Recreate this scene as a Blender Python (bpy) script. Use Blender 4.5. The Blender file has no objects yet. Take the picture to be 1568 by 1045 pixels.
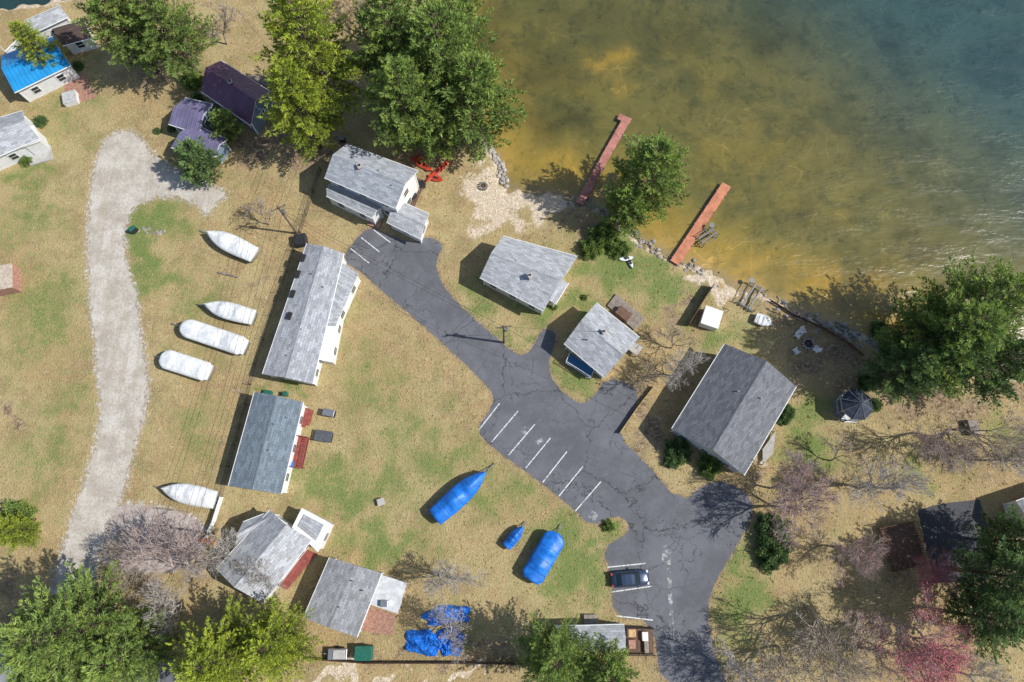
import bpy, math, random
import numpy as np
from mathutils import Vector, Matrix, geometry
random.seed(7); rng=np.random.default_rng(7)
# ---------------------------------------------------------------- camera maths
F=1062.0; CX,CY=784.0,522.5; H=88.0; T=math.radians(15)
def P(px,py,h=0.0):
    u=px-CX; v=CY-py
    dy=v*math.cos(T)+F*math.sin(T); dz=v*math.sin(T)-F*math.cos(T)
    s=(H-h)/(-dz)
    return Vector((u*s,dy*s,h))
scene=bpy.context.scene
cam=bpy.data.cameras.new('camera'); camo=bpy.data.objects.new('camera',cam)
scene.collection.objects.link(camo); camo.location=(0,0,H); camo.rotation_euler=(T,0,0)
cam.sensor_width=36; cam.lens=36*F/1568.0; cam.clip_end=5000; scene.camera=camo
scene.view_settings.view_transform='Standard'
# ---------------------------------------------------------------- light
EL=math.radians(46); AZ=math.radians(-8)
S=Vector((math.cos(EL)*math.cos(AZ),math.cos(EL)*math.sin(AZ),math.sin(EL)))
sl=bpy.data.lights.new('sun','SUN'); sl.energy=5.0; sl.angle=math.radians(0.5); sl.color=(1,0.975,0.935)
so=bpy.data.objects.new('sun',sl); scene.collection.objects.link(so); so.rotation_euler=S.to_track_quat('Z','Y').to_euler()
w=bpy.data.worlds.new('World'); scene.world=w; w.use_nodes=True
nt=w.node_tree; bg=nt.nodes['Background']; sk=nt.nodes.new('ShaderNodeTexSky'); sk.sky_type='NISHITA'
sk.sun_disc=False; sk.sun_elevation=EL; sk.sun_rotation=math.radians(90)-AZ
nt.links.new(sk.outputs[0],bg.inputs[0]); bg.inputs[1].default_value=0.125
# ---------------------------------------------------------------- node helper
class G:
    def __init__(s,name):
        s.m=bpy.data.materials.new(name); s.m.use_nodes=True; s.nt=s.m.node_tree; s.nt.nodes.clear()
        s.out=s.nt.nodes.new('ShaderNodeOutputMaterial')
        s.tc=s.nt.nodes.new('ShaderNodeTexCoord'); s.co=s.tc.outputs['Object']; s.uv=s.tc.outputs['UV']
    def node(s,t,ins=None,**kw):
        n=s.nt.nodes.new(t)
        for k,v in kw.items(): setattr(n,k,v)
        for k,v in (ins or {}).items():
            i=n.inputs[k]
            if isinstance(v,bpy.types.NodeSocket): s.nt.links.new(v,i)
            else: i.default_value=v
        return n
    def noise(s,sc,det=4,ro=0.6,co=None,dist=0.0):
        return s.node('ShaderNodeTexNoise',{'Vector':co or s.co,'Scale':sc,'Detail':det,'Roughness':ro,'Distortion':dist}).outputs['Fac']
    def ss(s,x,a,b):
        return s.node('ShaderNodeMapRange',{'Value':x,'From Min':a,'From Max':b},interpolation_type='SMOOTHSTEP').outputs[0]
    def math(s,op,a,b=0.0):
        return s.node('ShaderNodeMath',{0:a,1:b},operation=op).outputs[0]
    def mix(s,f,a,b,bt='MIX'):
        def c(v): return v if isinstance(v,bpy.types.NodeSocket) else (v[0],v[1],v[2],1)
        return s.node('ShaderNodeMix',{0:f,6:c(a),7:c(b)},data_type='RGBA',blend_type=bt).outputs[2]
    def bump(s,h,st=0.3,d=0.1):
        return s.node('ShaderNodeBump',{'Height':h,'Strength':st,'Distance':d}).outputs[0]
    def fin(s,col,rough=0.8,spec=0.3,metal=0.0,nor=None):
        if not isinstance(col,bpy.types.NodeSocket): col=(col[0],col[1],col[2],1)
        ins={'Base Color':col,'Roughness':rough,'Specular IOR Level':spec,'Metallic':metal}
        if nor: ins['Normal']=nor
        b=s.node('ShaderNodeBsdfPrincipled',ins); s.nt.links.new(b.outputs[0],s.out.inputs[0]); return s.m
def simple(name,c,var=0.25,sc=3.0,rough=0.75,spec=0.3,metal=0,bump=0.15,fine=20):
    g=G(name); a=g.noise(sc,4,0.65); b=g.noise(fine,2,0.6)
    d=tuple(x*(1-var) for x in c); l=tuple(min(1,x*(1+var)) for x in c)
    col=g.mix(g.ss(a,0.3,0.7),d,l); col=g.mix(g.math('MULTIPLY',g.ss(b,0.35,0.7),0.35),col,tuple(x*0.6 for x in c))
    return g.fin(col,rough,spec,metal,g.bump(b,bump,0.03))
def shingle(name,c,dirt=0.35):
    g=G(name)
    br=g.node('ShaderNodeTexBrick',{'Vector':g.uv,'Scale':1.0,'Mortar Size':0.014,'Brick Width':0.7,'Row Height':0.28,'Bias':0.0,
        'Color1':(c[0]*0.75,c[1]*0.75,c[2]*0.75,1),'Color2':(c[0]*1.3,c[1]*1.3,c[2]*1.3,1),'Mortar':(c[0]*0.45,c[1]*0.45,c[2]*0.45,1)})
    n=g.noise(0.6,5,0.7); f=g.noise(5,3,0.75)
    st=g.noise(1.0,4,0.6,co=g.node('ShaderNodeMapping',{'Vector':g.uv,'Scale':(2.2,0.25,1)}).outputs[0])
    col=g.mix(g.math('MULTIPLY',g.ss(n,0.45,0.75),dirt),br.outputs[0],(c[0]*0.5,c[1]*0.48,c[2]*0.42))
    col=g.mix(g.math('MULTIPLY',g.ss(st,0.5,0.75),0.3),col,(c[0]*0.5,c[1]*0.5,c[2]*0.5))
    col=g.mix(g.math('MULTIPLY',g.ss(f,0.45,0.75),0.45),col,(c[0]*1.55,c[1]*1.55,c[2]*1.55))
    return g.fin(col,0.9,0.2,0,g.bump(f,0.3,0.03))
def metalroof(name,c):
    g=G(name)
    w_=g.node('ShaderNodeTexWave',{'Vector':g.uv,'Scale':0.55,'Distortion':0.0},bands_direction='X',wave_profile='SIN').outputs['Fac']
    n=g.noise(0.5,4,0.6)
    rib=g.ss(w_,0.85,1.0)
    col=g.mix(g.ss(n,0.3,0.7),tuple(x*0.8 for x in c),tuple(x*1.15 for x in c))
    col=g.mix(g.math('MULTIPLY',rib,0.5),col,tuple(x*0.5 for x in c))
    return g.fin(col,0.38,0.5,0.15,g.bump(rib,0.6,0.05))
# ---------------------------------------------------------------- mesh builder
class MB:
    def __init__(s): s.v=[]; s.f=[]; s.mi=[]; s.uvs={}
    def face(s,idx,m=0): s.f.append(tuple(idx)); s.mi.append(m)
    def poly(s,pts,m=0,uv=None):
        b=len(s.v); s.v+= [tuple(p) for p in pts]; s.face(range(b,b+len(pts)),m)
        if uv: s.uvs[len(s.f)-1]=uv
    def prism(s,bot,top,m=0,mt=None,mb=None):
        n=len(bot); b=len(s.v); s.v+=[tuple(p) for p in bot]+[tuple(p) for p in top]
        for i in range(n): j=(i+1)%n; s.face((b+i,b+j,b+n+j,b+n+i),m)
        s.face(range(b+n,b+2*n),m if mt is None else mt); s.face(range(b+n-1,b-1,-1) if b>0 else list(range(n-1,-1,-1)),m)
    def box(s,c,sz,rot=0,m=0,tilt=None):
        ca,sa=math.cos(rot),math.sin(rot); pts=[]
        for z in (-.5,.5):
            for x,y in ((-.5,-.5),(.5,-.5),(.5,.5),(-.5,.5)):
                X,Y,Z=x*sz[0],y*sz[1],z*sz[2]
                if tilt: X,Z=X*math.cos(tilt)-Z*math.sin(tilt),X*math.sin(tilt)+Z*math.cos(tilt)
                pts.append((c[0]+X*ca-Y*sa,c[1]+X*sa+Y*ca,c[2]+Z))
        s.prism(pts[:4],pts[4:],m)
    def tube(s,p0,p1,r0,r1,n=6,m=0,cap=False):
        p0=Vector(p0);p1=Vector(p1); d=(p1-p0)
        if d.length<1e-6: return
        d.normalize(); a=d.cross(Vector((0,0,1)) if abs(d.z)<0.9 else Vector((1,0,0))).normalized(); c=d.cross(a)
        b=len(s.v)
        for p,r in ((p0,r0),(p1,r1)):
            for i in range(n):
                t=2*math.pi*i/n; q=p+a*(math.cos(t)*r)+c*(math.sin(t)*r); s.v.append((q.x,q.y,q.z))
        for i in range(n): j=(i+1)%n; s.face((b+i,b+j,b+n+j,b+n+i),m)
        if cap: s.face(range(b+n,b+2*n),m); s.face(list(range(b,b+n))[::-1],m)
    def loft(s,rings,mf=None,closed=True,caps=True,m=0):
        n=len(rings[0]); b=len(s.v)
        for r in rings: s.v+=[tuple(p) for p in r]
        for k in range(len(rings)-1):
            for i in range(n if closed else n-1):
                j=(i+1)%n
                s.face((b+k*n+i,b+k*n+j,b+(k+1)*n+j,b+(k+1)*n+i),mf(k,i) if mf else m)
        if caps:
            s.face(list(range(b,b+n))[::-1],mf(0,0) if mf else m); e=b+(len(rings)-1)*n; s.face(range(e,e+n),mf(0,0) if mf else m)
    def done(s,name,mats,parent=None,smooth=False,fixn=True):
        me=bpy.data.meshes.new(name); me.from_pydata(s.v,[],s.f)
        for m in mats: me.materials.append(m)
        me.polygons.foreach_set('material_index',s.mi)
        if s.uvs:
            uvl=me.uv_layers.new(name='UVMap')
            for fi,uv in s.uvs.items():
                p=me.polygons[fi]
                for li,c in zip(p.loop_indices,uv): uvl.data[li].uv=c
        if smooth: me.polygons.foreach_set('use_smooth',[True]*len(me.polygons))
        me.update()
        if fixn:
            import bmesh
            bm=bmesh.new(); bm.from_mesh(me); bmesh.ops.recalc_face_normals(bm,faces=bm.faces); bm.to_mesh(me); bm.free()
        o=bpy.data.objects.new(name,me); scene.collection.objects.link(o)
        if parent: o.parent=parent
        return o
def empty(name):
    o=bpy.data.objects.new(name,None); scene.collection.objects.link(o); o.empty_display_size=0.5; return o
# ---------------------------------------------------------------- geometry fields
def sdist(poly,X,Y):
    d=np.full(X.shape,1e9); ins=np.zeros(X.shape,bool); n=len(poly)
    for i in range(n):
        ax,ay=poly[i][0],poly[i][1]; bx,by=poly[(i+1)%n][0],poly[(i+1)%n][1]
        ex,ey=bx-ax,by-ay; L=ex*ex+ey*ey+1e-12
        t=np.clip(((X-ax)*ex+(Y-ay)*ey)/L,0,1)
        d=np.minimum(d,(X-ax-t*ex)**2+(Y-ay-t*ey)**2)
        c=((ay>Y)!=(by>Y))&(X<(bx-ax)*(Y-ay)/((by-ay) if abs(by-ay)>1e-9 else 1e-9)+ax)
        ins^=c
    d=np.sqrt(d); return np.where(ins,-d,d)
def chaikin(pts,it=1,closed=True):
    for _ in range(it):
        o=[]; n=len(pts)
        for i in range(n if closed else n-1):
            a=pts[i]; b=pts[(i+1)%n]; o.append(a*0.75+b*0.25); o.append(a*0.25+b*0.75)
        pts=o
    return pts
shore_px=[(0,9),(60,6),(110,-6),(200,-30),(400,-60),(640,-40),(665,40),(692,120),(722,180),(742,218),(764,246),(774,284),(800,292),(835,296),(880,307),(922,318),(955,345),(978,366),(1022,391),(1072,411),(1130,436),(1182,456),(1228,480),(1290,503),(1340,520),(1400,545),(1480,570),(1568,575),(1700,600)]
shore=[P(*p) for p in shore_px]
lake=[Vector((-1500,P(0,9).y+0,0))]+chaikin(shore,1,False)+[Vector((1500,P(1700,600).y+50,0)),Vector((1500,1500,0)),Vector((-1500,1500,0))]
def wob(X,Y): return 0.30*np.sin(X*1.3+Y*0.7)+0.26*np.sin(X*2.9-Y*2.1)+0.2*np.sin(Y*4.3+X*0.5)+0.4*np.sin(X*.45-Y*.3)
def axis(lo,hi,st,far=1500):
    a=list(np.arange(lo,hi+1e-6,st)); out=[]; x=lo; s_=st
    while x>-far: s_*=1.6; x-=s_; out.append(x)
    out=out[::-1]; x=a[-1]; s_=st; o2=[]
    while x<far: s_*=1.6; x+=s_; o2.append(x)
    return np.array(out+a+o2)
def grid_mesh(name,xs,ys,zf,mask,mat):
    X,Y=np.meshgrid(xs,ys); Z=zf(X,Y); nx,ny=len(xs),len(ys)
    co=np.stack([X,Y,Z],-1).reshape(-1,3)
    i=np.arange(nx-1); j=np.arange(ny-1); I,J=np.meshgrid(i,j); b=(J*nx+I)
    fa=np.stack([b,b+1,b+nx+1,b+nx],-1).reshape(-1,4)
    if mask is not None:
        M=mask(X,Y).reshape(-1); fa=fa[M[fa].any(1)]
    me=bpy.data.meshes.new(name); me.vertices.add(len(co)); me.vertices.foreach_set('co',co.ravel())
    me.loops.add(fa.size); me.loops.foreach_set('vertex_index',fa.ravel().astype(np.int32))
    me.polygons.add(len(fa)); me.polygons.foreach_set('loop_start',np.arange(0,fa.size,4,dtype=np.int32))
    me.update(calc_edges=True); me.polygons.foreach_set('use_smooth',[True]*len(fa)); me.materials.append(mat)
    o=bpy.data.objects.new(name,me); scene.collection.objects.link(o); return o,X,Y
def blobs(X,Y,L):
    r=np.zeros(X.shape)
    Xw=X+1.3*np.sin(Y*.9+X*.4)+.6*np.sin(Y*2.3); Yw=Y+1.3*np.sin(X*.8-Y*.5)+.6*np.sin(X*2.1)
    for (px,py,rx,ry,s) in L:
        c=P(px,py); k=H/(F*math.cos(T)-(CY-py)*math.sin(T))
        r=np.maximum(r,s*np.exp(-(((Xw-c.x)/(rx*k))**2+((Yw-c.y)/(ry*k))**2)))
    return r
gravel_px=[(70,960),(85,885),(110,800),(138,720),(158,640),(150,560),(140,460),(135,360),(143,270),(160,215),(190,200),(215,212),(235,245),(275,268),(330,287),(347,300),(330,308),(318,330),(303,308),(250,297),(207,310),(190,340),(188,400),(208,450),(212,500),(222,560),(225,610),(205,680),(190,740),(170,800),(142,870),(122,960)]
gravel=chaikin([P(*p) for p in gravel_px],2)
pad_px=[(184,768),(250,778),(318,798),(312,850),(250,880),(165,870),(150,830),(165,800)]
pad=chaikin([P(*p) for p in pad_px],1)
asph_px=[(565,347),(590,357),(630,373),(658,362),(681,375),(666,400),(674,432),(700,465),(740,500),(775,532),(798,546),(814,537),(830,503),(849,507),(852,520),(838,560),(850,590),(885,620),(905,614),(930,578),(962,588),(980,602),(966,640),(945,668),(990,710),(1042,772),(1085,738),(1110,738),(1140,752),(1156,780),(1135,825),(1095,890),(1082,935),(1090,990),(1118,1060),(1015,1060),(1000,950),(941,946),(936,880),(922,840),(962,818),(964,800),(942,788),(905,806),(880,782),(840,747),(790,712),(750,682),(730,658),(754,622),(756,602),(740,585),(700,546),(640,491),(590,450),(547,412),(524,402),(540,372)]
asph=chaikin([P(*p) for p in asph_px],1)
def sheet(name,pts,z,mat,jit=0.0):
    pp=[]
    n=len(pts)
    for i in range(n):
        a=pts[i]; b=pts[(i+1)%n]; L=(b-a).length; k=max(1,int(L/0.5))
        for q in range(k):
            v=a.lerp(b,q/k); v=v+Vector((random.uniform(-jit,jit),random.uniform(-jit,jit),0)); pp.append(Vector((v.x,v.y,z)))
    tr=geometry.tessellate_polygon([pp])
    me=bpy.data.meshes.new(name); me.from_pydata([tuple(p) for p in pp],[],[tuple(t) for t in tr]); me.materials.append(mat)
    import bmesh
    bm=bmesh.new(); bm.from_mesh(me)
    for f in bm.faces:
        if f.normal.z<0: f.normal_flip()
    bm.to_mesh(me); bm.free()
    o=bpy.data.objects.new(name,me); scene.collection.objects.link(o); return o
# ---------------------------------------------------------------- ground
g=G('ground_mat')
at=g.node('ShaderNodeAttribute',attribute_name='zone'); sp=g.node('ShaderNodeSeparateColor',{0:at.outputs['Color']})
gr,brn,snd=sp.outputs[0],sp.outputs[1],sp.outputs[2]; gv=at.outputs['Alpha']
n1=g.noise(0.07,6,0.62,dist=0.2); n2=g.noise(0.55,5,0.75); n3=g.noise(2.2,3,0.75); n4=g.noise(5.5,2,0.75); n5=g.noise(0.22,7,0.74,dist=0.15); n6=g.noise(1.1,4,0.72)
col=g.mix(g.ss(n1,0.38,0.62),(0.42,0.30,0.15),(0.445,0.355,0.18))
col=g.mix(g.math('MULTIPLY',g.ss(n5,0.46,0.60),0.75),col,(0.335,0.225,0.13))
col=g.mix(g.math('MULTIPLY',g.ss(n6,0.50,0.68),0.5),col,(0.54,0.44,0.26))
# olive / green
gm=g.math('ADD',g.math('MULTIPLY',gr,0.42),g.math('MULTIPLY',n2,0.60)); gm=g.math('ADD',gm,g.math('MULTIPLY',n5,0.50)); 
col=g.mix(g.math('MULTIPLY',g.ss(gm,0.46,0.80),0.72),col,(0.275,0.27,0.10))
gm2=g.math('ADD',gm,g.math('MULTIPLY',n3,0.45))
col=g.mix(g.math('MULTIPLY',g.ss(gm2,0.86,1.12),0.8),col,(0.15,0.215,0.06))
# brown litter
bm_=g.math('ADD',brn,g.math('MULTIPLY',g.math('SUBTRACT',n6,0.5),1.4)); 
col=g.mix(g.math('MULTIPLY',g.ss(bm_,0.28,0.78),0.88),col,g.mix(g.ss(n3,0.4,0.62),(0.12,0.078,0.055),(0.38,0.28,0.19)))
# sand
sm=g.math('ADD',snd,g.math('MULTIPLY',g.math('SUBTRACT',n2,0.5),0.8))
col=g.mix(g.ss(sm,0.33,0.62),col,g.mix(g.ss(n3,0.3,0.7),(0.54,0.43,0.30),(0.70,0.59,0.45)))
vm=g.math('ADD',gv,g.math('MULTIPLY',g.math('SUBTRACT',n6,0.5),1.4))
col=g.mix(g.ss(vm,0.35,0.85),col,g.mix(g.ss(n3,0.35,0.65),(0.33,0.28,0.22),(0.56,0.51,0.44)))
# speckle
col=g.mix(g.math('MULTIPLY',g.ss(n4,0.52,0.66),0.55),col,g.mix(1.0,col,(0.30,0.28,0.27),'MULTIPLY'))
col=g.mix(g.math('MULTIPLY',g.ss(n3,0.53,0.68),0.45),col,g.mix(1.0,col,(1.5,1.48,1.5),'MULTIPLY'))
wd_=g.noise(0.8,3,0.9); col=g.mix(g.math('MULTIPLY',g.ss(g.math('ADD',wd_,g.math('MULTIPLY',gr,.1)),0.66,0.73),0.75),col,(0.11,0.18,0.04))
sep=g.node('ShaderNodeSeparateXYZ',{0:g.co})
col=g.mix(g.ss(sep.outputs[2],-0.15,-0.26),col,(0.27,0.19,0.08))
ground_mat=g.fin(col,0.95,0.1,0,g.bump(g.math('ADD',n4,n3),0.8,0.18))
xs=axis(-90,90,0.45); ys=axis(-30,92,0.45)
def gz(X,Y):
    sd=sdist(lake,X,Y)+wob(X,Y)*0.8
    return np.clip(-0.27+0.22*sd,-3,0)
go,GX,GY=grid_mesh('ground',xs,ys,gz,None,ground_mat)
green=[(235,330,50,40,1),(215,390,28,55,1),(240,430,40,30,.7),(60,480,70,80,.55),(40,330,60,60,.45),(110,610,40,40,.45),(580,740,60,40,.6),(545,760,40,30,.8),(690,700,80,40,.55),(620,650,60,50,.45),(900,600,30,30,.8),(870,570,25,30,.7),(850,470,70,30,.7),(940,400,70,40,.9),(1010,430,60,40,.8),(730,460,40,30,.6),(790,520,30,12,.7),(880,860,60,70,.8),(860,820,60,40,.6),(1140,900,35,60,.8),(1130,960,40,40,.6),(1230,680,50,50,.75),(1230,640,40,30,.7),(1110,520,50,30,.6),(590,830,90,30,.7),(700,960,60,25,.4),(430,590,30,8,.9),(490,740,40,50,.7),(40,260,30,20,.7),(120,105,25,12,.7),(1530,660,40,20,.5),(1420,730,40,20,.4),(570,590,50,70,.4),(520,480,20,60,.45),(290,110,40,20,.5),(960,360,30,20,.8),(930,810,20,14,1),(770,760,50,40,.55),(300,480,30,60,.45),(100,180,60,50,.35),(60,700,50,60,.4),(300,660,40,50,.4),(420,870,30,30,.4)]
brown=[(480,235,80,45,.7),(230,110,70,35,.6),(390,230,50,30,.8),(430,200,50,60,.8),(640,240,60,30,.6),(1270,545,90,40,.75),(1220,500,60,25,.6),(1320,600,60,60,.7),(1450,620,110,40,.75),(990,650,30,60,.8),(960,540,40,40,.4),(1040,480,14,50,.7),(1300,760,140,50,.42),(1290,860,100,70,.38),(1500,720,60,40,.5),(1400,880,60,60,.5),(1340,980,130,60,.5),(380,600,14,60,.6),(400,450,14,80,.55),(250,900,90,40,.6),(40,920,70,40,.75),(680,960,90,30,.45),(660,1000,200,14,.75),(870,345,50,16,.6),(900,340,50,20,.6),(1150,720,30,30,.6),(350,320,50,20,.3),(650,790,60,40,.3),(1060,600,40,40,.5),(120,640,40,90,.25),(240,640,40,60,.3),(10,640,15,30,1),(760,890,40,30,.35),(720,560,40,40,.3),(1130,840,30,20,.3),(330,60,60,50,.35),(170,200,20,10,.4),(340,700,20,80,.45),(1560,600,60,30,.6)]
sand=[(800,310,65,26,1),(755,300,55,40,1),(840,308,60,16,1),(730,250,25,25,.6),(960,345,18,8,.5),(1110,440,45,14,1),(1070,425,35,10,.9),(1150,465,40,14,.55),(520,1040,90,12,1),(700,1040,90,8,.9),(760,340,50,26,.7),(1170,700,14,30,.7),(300,40,30,40,.35),(1290,690,60,25,.4),(660,620,100,80,.22),(250,680,50,60,.25),(1200,930,30,60,.3),(1500,1010,60,20,.4),(560,190,50,40,.3)]
Z=np.zeros(GX.shape+(4,),np.float32)
Z[...,0]=blobs(GX,GY,green); Z[...,1]=blobs(GX,GY,brown); Z[...,2]=blobs(GX,GY,sand)
sdg=np.minimum(sdist(gravel,GX,GY),sdist(pad,GX,GY)+0.3); Z[...,3]=np.clip(0.80-sdg/2.0,0,1)
sda=sdist(asph,GX,GY); Z[...,1]=np.maximum(Z[...,1],0.6*np.exp(-np.clip(sda,0,9)**2/0.4))
sdl=sdist(lake,GX,GY); Z[...,2]=np.maximum(Z[...,2],0.7*np.exp(-np.clip(sdl,0,50)**2/1.4))
ca=go.data.color_attributes.new('zone','FLOAT_COLOR','POINT'); ca.data.foreach_set('color',Z.ravel())
# grass tufts
n=40000; tx=rng.uniform(-72,76,n); ty=rng.uniform(-22,72,n)
bA_=P(770,312)
ok=(sdist(asph,tx,ty)>0.05)&(sdist(gravel,tx,ty)>0.2)&(sdist(pad,tx,ty)>0.1)&(sdist(lake,tx,ty)>1.6)&(((tx-bA_.x)/6)**2+((ty-bA_.y)/3)**2>1)
cl=np.sin(tx*.9+np.sin(ty*.7)*2)*np.sin(ty*1.1+np.sin(tx*.5)*2)+rng.normal(0,.5,n); ok&=cl>-.1
tx,ty=tx[ok],ty[ok]; n=len(tx); K=3; a=rng.uniform(0,2*math.pi,n*K); hh=rng.uniform(.06,.18,n*K); r_=rng.uniform(.04,.10,n*K)
cx=np.repeat(tx,K)+rng.normal(0,.07,n*K); cy=np.repeat(ty,K)+rng.normal(0,.07,n*K)
V=np.stack([np.stack([cx-np.cos(a)*r_,cy-np.sin(a)*r_,np.zeros(n*K)-.01],-1),np.stack([cx+np.cos(a)*r_,cy+np.sin(a)*r_,np.zeros(n*K)-.01],-1),np.stack([cx+rng.normal(0,.06,n*K),cy+rng.normal(0,.06,n*K),hh],-1)],1).reshape(-1,3)
me=bpy.data.meshes.new('grass_tufts'); me.vertices.add(len(V)); me.vertices.foreach_set('co',V.ravel()); me.loops.add(len(V)); me.loops.foreach_set('vertex_index',np.arange(len(V),dtype=np.int32)); me.polygons.add(len(V)//3); me.polygons.foreach_set('loop_start',np.arange(0,len(V),3,dtype=np.int32)); me.update(calc_edges=True)
g=G('grass_tuft_mat'); a1=g.noise(0.15,4,.6); a2=g.noise(2.5,3,.6); col=g.mix(g.ss(a1,.42,.6),(0.40,0.31,0.15),(0.24,0.26,0.09)); col=g.mix(g.ss(a2,.4,.65),col,(0.50,0.40,0.23)); me.materials.append(g.fin(col,.9,.1)); scene.collection.objects.link(bpy.data.objects.new('grass_tufts',me))
# ---------------------------------------------------------------- water
g=G('water_mat')
at=g.node('ShaderNodeAttribute',attribute_name='bed')
a=g.noise(0.10,7,0.72,dist=0.3); b=g.noise(0.045,5,0.6,dist=0.6); c=g.noise(0.8,4,0.7); e=g.noise(0.35,6,0.75,dist=0.3)
col=g.mix(g.math('MULTIPLY',g.ss(a,0.44,0.62),0.6),at.outputs['Color'],g.mix(1.0,at.outputs['Color'],(0.45,0.56,0.65),'MULTIPLY'))
col=g.mix(g.math('MULTIPLY',g.ss(b,0.5,0.62),0.4),col,g.mix(1.0,col,(1.45,1.30,1.0),'MULTIPLY'))
col=g.mix(g.math('MULTIPLY',g.ss(e,0.52,0.62),0.5),col,g.mix(1.0,col,(0.5,0.58,0.66),'MULTIPLY'))
wl=g.noise(0.10,2,0.4,dist=2.0); ln=g.math('ABSOLUTE',g.math('SUBTRACT',wl,0.5)); ln=g.ss(ln,0.009,0.0)
ln=g.math('MULTIPLY',ln,g.math('MULTIPLY',g.ss(a,0.58,0.42),0.5))
col=g.mix(ln,col,g.mix(1.0,col,(1.9,1.75,1.6),'MULTIPLY'))
col=g.mix(g.math('MULTIPLY',g.ss(c,0.56,0.68),0.5),col,g.mix(1.0,col,(0.5,0.5,0.5),'MULTIPLY'))
wv=g.node('ShaderNodeMapping',{'Vector':g.co,'Rotation':(0,0,-0.5),'Scale':(1,2.6,1)}).outputs[0]
r1=g.noise(0.9,4,0.6,co=wv,dist=0.3); r2=g.noise(0.12,3,0.5,co=wv)
water_mat=g.fin(col,0.27,0.6,0,g.bump(g.math('ADD',g.math('MULTIPLY',r1,g.ss(r2,.25,.7)),g.math('MULTIPLY',r2,1.5)),0.32,0.35))
wx=axis(-90,90,0.9); wy=axis(0,95,0.9)
wo,WX,WY=grid_mesh('lake_water',wx,wy,lambda X,Y:np.full(X.shape,-0.22),lambda X,Y:sdist(lake,X,Y)<3.5,water_mat)
d=np.clip(-sdist(lake,WX,WY),0,500)
st_d=[0,1.2,4,10,20,40,500]
st_c=np.array([(0.30,0.225,0.11),(0.36,0.24,0.06),(0.275,0.195,0.036),(0.165,0.14,0.032),(0.12,0.11,0.030),(0.093,0.09,0.028),(0.085,0.087,0.034)])
C=np.stack([np.interp(d,st_d,st_c[:,k]) for k in range(3)],-1)
A=P(1190,-20); B=P(1640,340); nx_,ny_=(B.y-A.y),-(B.x-A.x); L=math.hypot(nx_,ny_); nx_/=-L; ny_/=-L
q=(WX-A.x)*nx_+(WY-A.y)*ny_
t=np.clip((q+18)/32,0,1)[...,None]; t=t*t*(3-2*t)
C=C*(1-t)+np.array((0.034,0.075,0.068))*t
tl=((WX<-45)&(WY>55))[...,None]; C=np.where(tl,np.array((0.02,0.05,0.045)),C)
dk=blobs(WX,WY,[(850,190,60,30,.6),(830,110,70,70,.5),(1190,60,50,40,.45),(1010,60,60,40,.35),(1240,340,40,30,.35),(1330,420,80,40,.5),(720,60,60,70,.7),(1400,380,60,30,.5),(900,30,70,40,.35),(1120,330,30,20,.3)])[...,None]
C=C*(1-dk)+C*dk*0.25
og=blobs(WX,WY,[(935,92,28,22,.6),(945,125,40,12,.3),(860,250,60,20,.4),(1270,440,90,22,.5),(1150,400,80,15,.35),(1330,480,30,20,.6),(1180,240,120,90,.12),(1060,160,70,60,.1)])[...,None]
C=C*(1-og)+np.array((0.40,0.245,0.03))*og
W4=np.ones(WX.shape+(4,),np.float32); W4[...,:3]=C
ca=wo.data.color_attributes.new('bed','FLOAT_COLOR','POINT'); ca.data.foreach_set('color',W4.ravel())
# ---------------------------------------------------------------- road sheets
def asphalt_mat(name,c,crack=1.0):
    g=G(name); n=g.noise(0.15,6,0.7,dist=0.2); n2=g.noise(1.0,5,0.75); f=g.noise(6,3,0.75)
    dn=g.node('ShaderNodeTexNoise',{'Vector':g.co,'Scale':0.7,'Detail':4.0,'Roughness':0.6}).outputs['Color']
    cc=g.node('ShaderNodeVectorMath',{0:g.co,1:g.node('ShaderNodeVectorMath',{0:dn,'Scale':2.4},operation='SCALE').outputs[0]},operation='ADD').outputs[0]
    v=g.node('ShaderNodeTexVoronoi',{'Vector':cc,'Scale':0.28},feature='DISTANCE_TO_EDGE').outputs['Distance']
    v2=g.node('ShaderNodeTexVoronoi',{'Vector':cc,'Scale':0.10},feature='DISTANCE_TO_EDGE').outputs['Distance']
    col=g.mix(g.ss(n,0.35,0.65),tuple(x*0.85 for x in c),tuple(x*1.22 for x in c))
    col=g.mix(g.math('MULTIPLY',g.ss(n2,0.5,0.68),0.4),col,tuple(x*1.45 for x in c))
    col=g.mix(g.math('MULTIPLY',g.ss(f,0.5,0.68),0.35),col,tuple(x*0.55 for x in c))
    m1=g.math('MULTIPLY',g.ss(v,0.012,0.004),g.math('MULTIPLY',g.ss(n,0.40,0.56),0.7*crack))
    m2=g.math('MULTIPLY',g.ss(v2,0.006,0.003),0.75*crack)
    col=g.mix(g.math('MAXIMUM',m1,m2),col,(0.028,0.028,0.03))
    return g.fin(col,0.85,0.25,0,g.bump(f,0.35,0.03))
am=asphalt_mat('asphalt_mat',(0.128,0.130,0.142))
sheet('asphalt_road',asph,0.012,am,0.07)
g=G('gravel_mat'); n=g.noise(0.35,6,0.75); f=g.noise(3.5,3,0.8); 
trk=g.noise(0.5,3,.6,co=g.node('ShaderNodeMapping',{'Vector':g.co,'Scale':(2.2,0.12,1)}).outputs[0])
col=g.mix(g.ss(n,0.35,0.65),(0.40,0.355,0.295),(0.58,0.54,0.475)); col=g.mix(g.math('MULTIPLY',g.ss(f,0.48,0.62),0.45),col,(0.26,0.22,0.175)); col=g.mix(g.math('MULTIPLY',g.ss(trk,0.52,0.62),0.4),col,(0.38,0.32,0.235))
gvm=g.fin(col,0.95,0.1,0,g.bump(f,0.8,0.1))
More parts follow.
